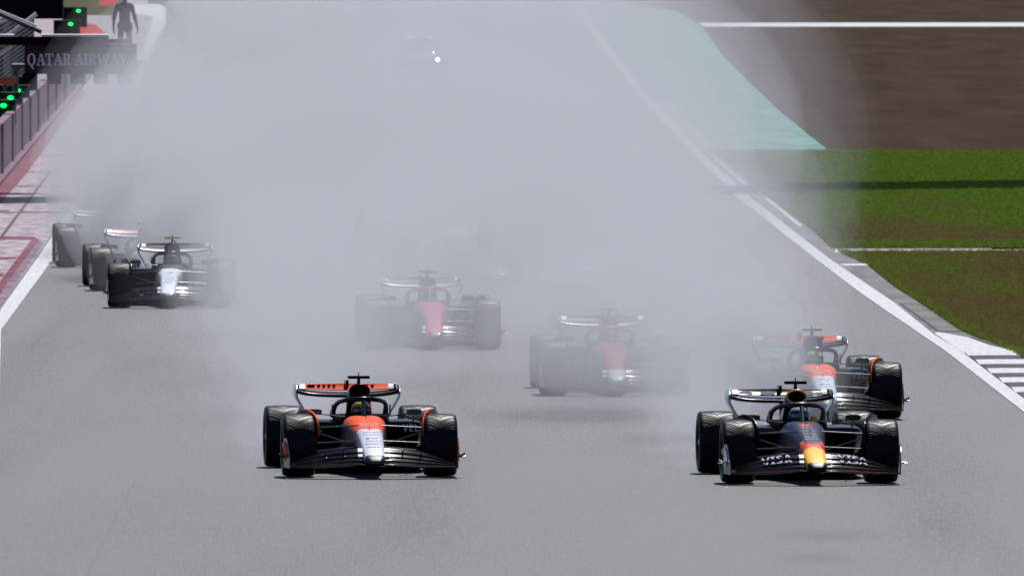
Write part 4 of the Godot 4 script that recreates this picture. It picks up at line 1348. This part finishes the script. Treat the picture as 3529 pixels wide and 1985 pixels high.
func make_cars() -> void:
	var orange := Color(0.80, 0.085, 0.003); var white := Color(0.56, 0.59, 0.66); var black := Color(0.01, 0.01, 0.012)
	var navy := Color(0.014, 0.017, 0.036); var red := Color(0.55, 0.012, 0.02); var yellow := Color(0.95, 0.44, 0.006)
	var mclaren := func(p: Vector3) -> Color:
		var brk := 0.16 - absf(p.x) * 0.55
		if p.z > 1.02 + absf(p.x) * 0.4: return Color(0.05, 0.05, 0.055) if p.z > 1.14 - absf(p.x) * 0.3 else Color(0.62, 0.63, 0.66)
		if p.z > brk: return white if p.y > (nose_top(p.z) + nose_low(p.z)) / 2 - 0.05 else Color(0.3, 0.31, 0.33)
		return orange if p.y > lerpf(0.46, 0.60, clampf((0.1 - p.z) / 0.8, 0, 1)) else black
	var bull := func(p: Vector3) -> Color:
		if p.z > 1.13: return black
		var top := p.y > nose_top(p.z) - 0.06
		if p.z > 0.62 + absf(p.x) * 0.9: return yellow
		if p.z > 0.50: return Color(0.62, 0.02, 0.03) if top or p.z > 0.45 else navy
		if p.z < -0.38 and p.z > -0.58 and absf(p.x) < 0.06: return Color(0.6, 0.06, 0.06)
		if p.z > 0.36 and absf(p.x) > 0.09: return Color(0.7, 0.1, 0.02)
		return navy
	var ferrari_white := func(p: Vector3) -> Color:
		if p.z > 0.86: return Color(0.72, 0.7, 0.7)
		return red if p.y > 0.42 or p.z > 0.1 else black
	var ferrari := func(p: Vector3) -> Color:
		if p.z > 1.15: return black
		return Color(0.62, 0.025, 0.14) if p.y > 0.4 or p.z > 0.1 else black
	var merc := func(p: Vector3) -> Color:
		if p.z > 1.16: return black
		if p.z > -0.35 and p.y > (nose_top(p.z) + nose_low(p.z)) / 2 - 0.03: return Color(0.66, 0.68, 0.71)
		return black
	var green := func(p: Vector3) -> Color: return Color(0.006, 0.06, 0.04)
	var pale := func(p: Vector3) -> Color: return white if p.z < 0.6 else red
	var hm := func(p: Vector3) -> Color:
		if p.y > 0.80 and p.y < 0.855 and p.z > -1.42 and p.x > -0.075 and p.x < 0.03: return Color(0.42, 0.58, 0.05)
		if absf(p.x) > 0.07 and p.y > 0.74: return Color(0.5, 0.02, 0.03) if int(p.y * 30.0) % 2 == 0 else Color(0.06, 0.06, 0.08)
		return Color(0.02, 0.02, 0.03)
	var hb := func(p: Vector3) -> Color:
		if p.y > 0.835 and p.y < 0.862: return Color(0.3, 0.32, 0.4)
		if p.y > 0.865 and absf(p.x) < 0.04: return Color(0.6, 0.15, 0.03)
		return Color(0.02, 0.028, 0.075)
	var hl := func(p: Vector3) -> Color: return Color(0.3, 0.55, 0.04) if p.y > 0.8 else Color(0.03, 0.04, 0.04)
	var hr := func(p: Vector3) -> Color: return Color(0.5, 0.02, 0.02) if p.y > 0.8 else Color(0.4, 0.33, 0.05)
	var hk := func(p: Vector3) -> Color: return Color(0.05, 0.06, 0.07)
	var A := {"x": -1.64, "z": 217.2, "turn": 3.95, "paint": mclaren, "badge": "orange", "deflector": "orange", "mirror": "teal", "rear_flap": "orange", "rear_end": "silver", "halo": "carbon", "helmet": hm,
		"label": "black and orange racing car leading left of the middle, clear of the spray", "driver": "driver in red and black helmet with lime band, leading orange car"}
	var B := {"x": 3.37, "z": 214.8, "turn": 3.7, "paint": bull, "badge": "silver", "dive": "silver", "deflector": "carbon", "mirror": "navy", "mirror_mark": "yellow", "rear_flap": "carbon", "rear_end": "silver", "halo": "navy", "airbox": "yellow", "cover": "navy", "pod": "navy", "helmet": hb, "visor": "visor",
		"label": "navy racing car with yellow nose and yellow airbox ring, nearest at right", "driver": "driver in navy helmet with teal visor, car with the yellow nose"}
	var C := {"x": 3.95, "z": 241.0, "turn": 3.1, "paint": mclaren, "badge": "orange", "deflector": "orange", "mirror": "teal", "rear_flap": "orange", "rear_end": "silver", "camera": "lime", "helmet": hl,
		"label": "black and orange racing car half in spray directly behind the navy one", "driver": "driver in green topped helmet, orange car behind the navy one"}
	var D := {"x": 1.36, "z": 252.6, "turn": 1.8, "paint": ferrari_white, "badge": "red", "deflector": "carbon", "mirror": "carbon", "rear_flap": "carbon", "rear_main": "silver", "rear_end": "white", "halo": "red", "cover": "red", "camera": "lime", "helmet": hr,
		"label": "red racing car with white nose tip and white rear wing, deep in spray", "driver": "driver in red helmet, car with white rear wing in the spray"}
	var F := {"x": -1.17, "z": 278.0, "turn": 2.5, "paint": ferrari, "badge": "red", "deflector": "carbon", "mirror": "carbon", "rear_flap": "carbon", "rear_main": "silver", "rear_end": "silver", "halo": "red", "helmet": hk,
		"label": "faint pink-red racing car almost lost in spray behind the leading orange one", "driver": "driver in dark helmet, faint red car in the thickest spray"}
	var H := {"x": -5.52, "z": 305.5, "turn": -0.2, "paint": merc, "badge": "carbon", "deflector": "carbon", "mirror": "teal", "rear_flap": "carbon", "rear_main": "silver", "rear_end": "silver", "camera": "lime", "helmet": hk,
		"label": "black racing car with silver nose at the left, right half in spray", "driver": "driver in dark helmet, black car with the silver nose"}
	var I := {"x": -6.11, "z": 318.6, "turn": 3.1, "paint": pale, "badge": "red", "deflector": "carbon", "mirror": "carbon", "rear_flap": "red", "rear_main": "white", "rear_end": "white", "helmet": hk,
		"label": "red and white winged racing car behind the silver nosed black one", "driver": "driver in dark helmet, red winged car behind the silver nosed one"}
	var J := {"x": -7.16, "z": 338.5, "turn": 2.2, "paint": green, "badge": "dark_green", "deflector": "carbon", "mirror": "carbon", "rear_flap": "dark_green", "rear_main": "silver", "rear_end": "silver", "helmet": hk,
		"label": "racing car nearest the pit side, only its left front tyre clear of spray", "driver": "driver in dark helmet, spray-hidden car nearest the pit wall"}
	var cars := []
	for L in [A, B, C, D, F, H, I, J]: cars.push_back(make_car(L))
	# lettering and marks
	for i in [0, 2]:
		var c: Node3D = cars[i]
		for q in [[0.30, 0.012, 0.19], [0.40, 0.012, 0.19], [0.64, 0.018, 0.17], [0.75, 0.018, 0.17], [0.86, 0.014, 0.15]]: print_line(c, q[0], q[1], q[2], M.letter_grey)
		lettering(c, "lettering", "D", 0.06, M.letter_grey, on_nose(0.54, -0.05), true)
		print_line(c, 0.53, 0.018, 0.09, M.letter_grey, 0.025)
		for q in [[-0.02, 0.2], [-0.14, 0.2]]: print_line(c, q[0], 0.026, q[1], M.white)
		var flap: Node3D = c.get_node("rear_flap")
		for x in [-0.42, -0.33, -0.27, -0.21, -0.15, 0.17, 0.23, 0.30]:
			var g := Geo.new()
			g.box(Vector3(x, 0.927, -4.246), Vector3(0.09 if x < -0.4 else 0.034, 0.028, 0.012), Basis(Vector3.RIGHT, -0.63))
			part(flap, "mark", g.mesh(), M.matt_black)
		for s in [-1, 1]:
			lettering(c, "lettering", "VEL", 0.085, M.letter_white, Transform3D(Basis(Vector3.UP, s * 0.25), Vector3(s * 0.56, 0.52, -1.245)), true)
	lettering(get_node("person_001"), "lettering", "BKX", 0.036, M.matt_black, Transform3D(Basis(Vector3.RIGHT, -0.45), Vector3(-0.022, 0.83, -1.338)), true)
	var rb: Node3D = cars[1]
	for s in [-1, 1]: wing_text(rb, "VISA", s, 0.26, 0.60)
	lettering(rb, "lettering", "VISA", 0.05, M.letter_white, on_nose(-0.24), true, false, 0.13)
	for q in [-0.13, -0.05, 0.04, 0.12, 0.2, 0.28, 0.36]: print_line(rb, q, 0.022, 0.14, M.letter_white)
	for q in [[-0.4, 0.16], [-0.14, 0.18], [0.3, 0.18]]:
		var g := Geo.new()
		var ring := PackedVector3Array()
		g.grid([oval(q[0], 0, 0.0, q[1] / 2, 0.03, 20, 2.0), oval(q[0], 0, 0.004, q[1] / 2, 0.03, 20, 2.0)])
		var mk := part(rb.get_node("rear_flap"), "mark", g.mesh(), M.letter_white)
		mk.position = Vector3(0, 0.905, -4.215); mk.rotation.x = -0.7
	for q in [[0.34, 0.5], [0.52, 0.6], [0.66, 0.7]]:
		for s in [-1, 1]:
			var g := Geo.new()
			var rows := []
			for i in 6:
				var t := lerpf(q[0], q[1], i / 5.0)
				var y := wing_low(t); var z := wing_lead(t)
				rows.push_back(PackedVector3Array([Vector3(s * t, y + 0.004, z + 0.006), Vector3(s * t, y + 0.016, z - 0.002)]))
			g.grid(rows, false)
			part(rb, "wing_stripe", g.mesh(), M.red)
	var hr2 := Geo.new()
	for s in [1]: hr2.tube([Vector3(0.16, 0.62, -1.36), Vector3(0.165, 0.71, -1.38)], [0.045, 0.04], 12)
	part(rb, "head_rest", hr2.mesh(), M.yellow)
	for q in [[0.02, 0.05, 0.16, "letter_white"], [0.25, 0.08, 0.14, "yellow"], [0.48, 0.025, 0.15, "letter_white"], [0.62, 0.025, 0.16, "letter_white"]]: print_line(cars[3], q[0], q[1], q[2], M[q[3]])
	for q in [[0.1, 0.05, 0.12], [0.3, 0.02, 0.15], [0.42, 0.02, 0.15], [0.54, 0.02, 0.14], [0.68, 0.02, 0.14]]: print_line(cars[5], q[0], q[1], q[2], M.teal)
	# three more that the spray all but hides
	for q in [[1.68, 286.0, 1.5, 6, "dark racing car faint in spray behind the white winged red one"], [-0.39, 320.0, 1.5, 7, "hardly visible racing car in spray right behind the pink-red one"], [-2.6, 330.0, 1.0, 7, "hardly visible racing car in spray between the pink-red and silver nosed cars"]]:
		var c: Node3D = cars[q[3]].duplicate()
		c.name = numbered("racing_car")
		c.position = Vector3(q[0], 0, -q[1]); c.rotation.y = deg_to_rad(q[2])
		c.set_meta("label", q[4])
		add_child(c)

func make_far_car() -> void:
	# course car far back in the spray, one headlamp shining through and two amber lamps on its roof
	var c := thing("course_car", Vector3(-3.32, 0, -690.0), 0.01)
	tag(c, "car far back in the spray with a shining headlamp and amber roof lamps", "car")
	var g := Geo.new()
	var rows := []
	for q in [[0.0, 0.45, 0.62, 0.20], [-0.15, 0.82, 0.66, 0.22], [-1.2, 0.92, 0.78, 0.2], [-4.2, 0.92, 0.88, 0.22], [-4.7, 0.8, 0.8, 0.3]]:
		rows.push_back(oval(0, (q[2] + q[3]) / 2, q[0], q[1], (q[2] - q[3]) / 2, 24, 4.0))
	g.grid(rows)
	part(c, "body", g.mesh(), M.tip_grey)
	g = Geo.new()
	rows = []
	for q in [[-1.3, 0.7, 0.8], [-2.0, 0.66, 1.2], [-2.8, 0.66, 1.24], [-3.8, 0.62, 0.95], [-4.3, 0.6, 0.85]]: rows.push_back(oval(0, q[2] - 0.2, q[0], q[1], 0.2, 20, 4.0))
	g.grid(rows)
	part(c, "cabin", g.mesh(), M.glass)
	for s in [-1, 1]:
		for z in [-0.9, -3.7]:
			var wh := part(c, "wheel", G.tyre_front, M.tyre)
			wh.position = Vector3(s * 0.8, 0.33, z); wh.scale = Vector3(0.7, 0.92, 0.92)
		g = Geo.new()
		g.grid([oval(s * 0.62, 0.58, 0.13, 0.055, 0.05, 16, 2.0), oval(s * 0.62, 0.58, 0.16, 0.045, 0.04, 16, 2.0), oval(s * 0.62, 0.58, 0.17, 0.02, 0.02, 16, 2.0)])
		var rim := Geo.new()
		rim.grid([oval(s * 0.62, 0.58, -0.2, 0.17, 0.15, 16, 2.4), oval(s * 0.62, 0.58, 0.12, 0.16, 0.14, 16, 2.4)])
		part(c, "headlight_surround", rim.mesh(), M["void"])
		var lit: bool = s > 0
		part(c, "headlight", g.mesh(), M.head_lamp if lit else M.glass)
		if lit:
			var l := SpotLight3D.new()
			l.name = "headlight_beam"; l.position = Vector3(s * 0.62, 0.58, 0.2); l.rotation_degrees.y = 180
			l.light_energy = 1.0; l.spot_angle = 30.0; l.spot_range = 700.0; l.light_size = 0.08; l.shadow_enabled = true
			c.add_child(l)
	g = Geo.new(); g.box(Vector3(0, 1.27, -2.4), Vector3(1.1, 0.06, 0.3)); part(c, "roof_bar", g.mesh(), M.matt_black)
	for s in [-1, 1]:
		g = Geo.new(); g.grid([oval(s * 0.43, 1.33, -2.3, 0.13, 0.05, 14, 3.0), oval(s * 0.43, 1.33, -2.5, 0.13, 0.05, 14, 3.0)])
		part(c, "amber_light", g.mesh(), M.amber_lamp)
		var l := OmniLight3D.new()
		l.name = "amber_glow"; l.position = Vector3(s * 0.43, 1.36, -2.1); l.light_color = Color(1, 0.45, 0.05); l.light_energy = 0.04; l.light_size = 0.1; l.shadow_enabled = true; l.omni_range = 20.0
		c.add_child(l)

# ---------------------------------------------------------------- spray
var mists := {}
func fog(parent: Node3D, at: Vector3, size: Vector3, dens: float, turn := 0.0, tilt := 0.0) -> void:
	var key := snappedf(dens, 0.0001)
	if not mists.has(key):
		var fm := FogMaterial.new()
		fm.density = key; fm.albedo = Color(1, 1, 1)
		mists[key] = fm
	var f := FogVolume.new()
	f.shape = RenderingServer.FOG_VOLUME_SHAPE_ELLIPSOID
	f.size = size
	f.position = at; f.rotation = Vector3(0, turn, tilt)
	f.material = mists[key]
	var k := parent.get_child_count()
	f.name = "mist" if k == 0 else "mist_%03d" % k
	parent.add_child(f)

# a bank that thins out towards its rim: shells inside one another, none quite centred
func mist(parent: Node3D, at: Vector3, size: Vector3, depth: float) -> void:
	for q in ([[1.0, 0.06], [0.83, 0.16], [0.65, 0.32], [0.46, 0.46]] if size.z < 60.0 else [[1.0, 0.006], [0.95, 0.012], [0.9, 0.022], [0.84, 0.042], [0.77, 0.075], [0.68, 0.125], [0.58, 0.19], [0.46, 0.26], [0.33, 0.268]]):
		var off := Vector3(rng.randf_range(-1, 1), rng.randf_range(-1, 1), rng.randf_range(-1, 1)) * size * 0.035
		var sz: Vector3 = size * q[0] * Vector3(rng.randf_range(0.95, 1.05), rng.randf_range(0.92, 1.08), 1.0)
		fog(parent, at + off, sz, depth * q[1] / (size.z * q[0]), rng.randf_range(-0.02, 0.02), rng.randf_range(-0.04, 0.04))

func make_spray() -> void:
	var bank := func(called: String, label: String, soft: Array, hard: Array) -> void:
		var o := thing(called, Vector3.ZERO)
		tag(o, label, "spray", "", "stuff")
		for q in soft: mist(o, Vector3(q[0], q[1], -q[2]), Vector3(q[3], q[4], q[5]), q[6])
		for q in hard: fog(o, Vector3(q[0], q[1], -q[2]), Vector3(q[3], q[4], q[5]), q[6] / q[5])
	# each row: x, y, distance, width, height, depth, and how much light it takes along its depth
	bank.call("spray_plume", "spray rising behind the leading black and orange car", [
		[-2.75, 0.6, 228, 2.4, 2.4, 12, 0.7], [-2.5, 1.0, 242, 4.6, 3.8, 20, 1.3], [-2.2, 1.2, 260, 6.6, 4.4, 22, 1.1]], [[-2.75, 0.3, 222.5, 1.0, 0.9, 4, 0.22], [-2.6, 0.35, 224, 1.6, 1.2, 6, 0.25], [-1.0, 0.3, 223.5, 1.2, 0.8, 4, 0.2]])
	bank.call("spray_plume", "spray drifting left from behind the navy car", [
		[2.3, 0.6, 226, 2.2, 2.2, 9, 0.7], [2.8, 1.0, 233, 3.4, 3.2, 12, 2.3], [1.1, 1.0, 243, 5.4, 3.2, 14, 1.9]], [[2.25, 0.3, 220, 1.0, 0.9, 4, 0.22], [2.3, 0.35, 222, 1.6, 1.2, 6, 0.25]])
	bank.call("spray_plume", "spray behind the second black and orange car and the red cars", [
		[2.2, 1.2, 264, 5.6, 4.2, 26, 1.8], [0.4, 1.4, 284, 9.4, 5.0, 32, 2.2]], [])
	bank.call("spray_plume", "spray behind the black car with the silver nose", [
		[-3.4, 1.0, 288, 4.4, 4.0, 26, 2.1], [-5.35, 0.9, 314.5, 3.6, 3.2, 10, 3.3], [-6.4, 1.1, 329, 3.7, 3.8, 16, 6.0], [-7.1, 1.5, 352, 5.0, 5.4, 26, 4.2], [-7.3, 2.2, 390, 5.0, 6.0, 50, 2.2]], [])
	bank.call("spray_bank", "great bank of grey-white spray filling the track behind the cars", [
		[2.0, 1.6, 320, 7.6, 5.6, 50, 1.8], [2.2, 1.6, 385, 11.5, 11.0, 90, 1.7], [1.2, 2.0, 490, 15.5, 15.0, 140, 1.2], [0.0, 2.6, 640, 21.0, 18.0, 260, 1.0], [-2.0, 3.0, 900, 31.0, 20.0, 420, 1.2], [-7.0, 2.0, 440, 7.0, 6.4, 100, 1.6], [-9.5, 2.6, 660, 11.0, 8.0, 260, 1.4]], [
		[-2.0, 1.6, 325, 9.0, 5.6, 46, 1.8], [-2.4, 0.9, 390, 11.0, 4.0, 80, 1.5], [-2.4, 1.0, 470, 12.0, 4.0, 120, 1.2], [-3.5, 2.4, 620, 15.0, 8.4, 200, 0.3], [-6.0, 3.0, 900, 20.0, 10.0, 400, 1.6]])
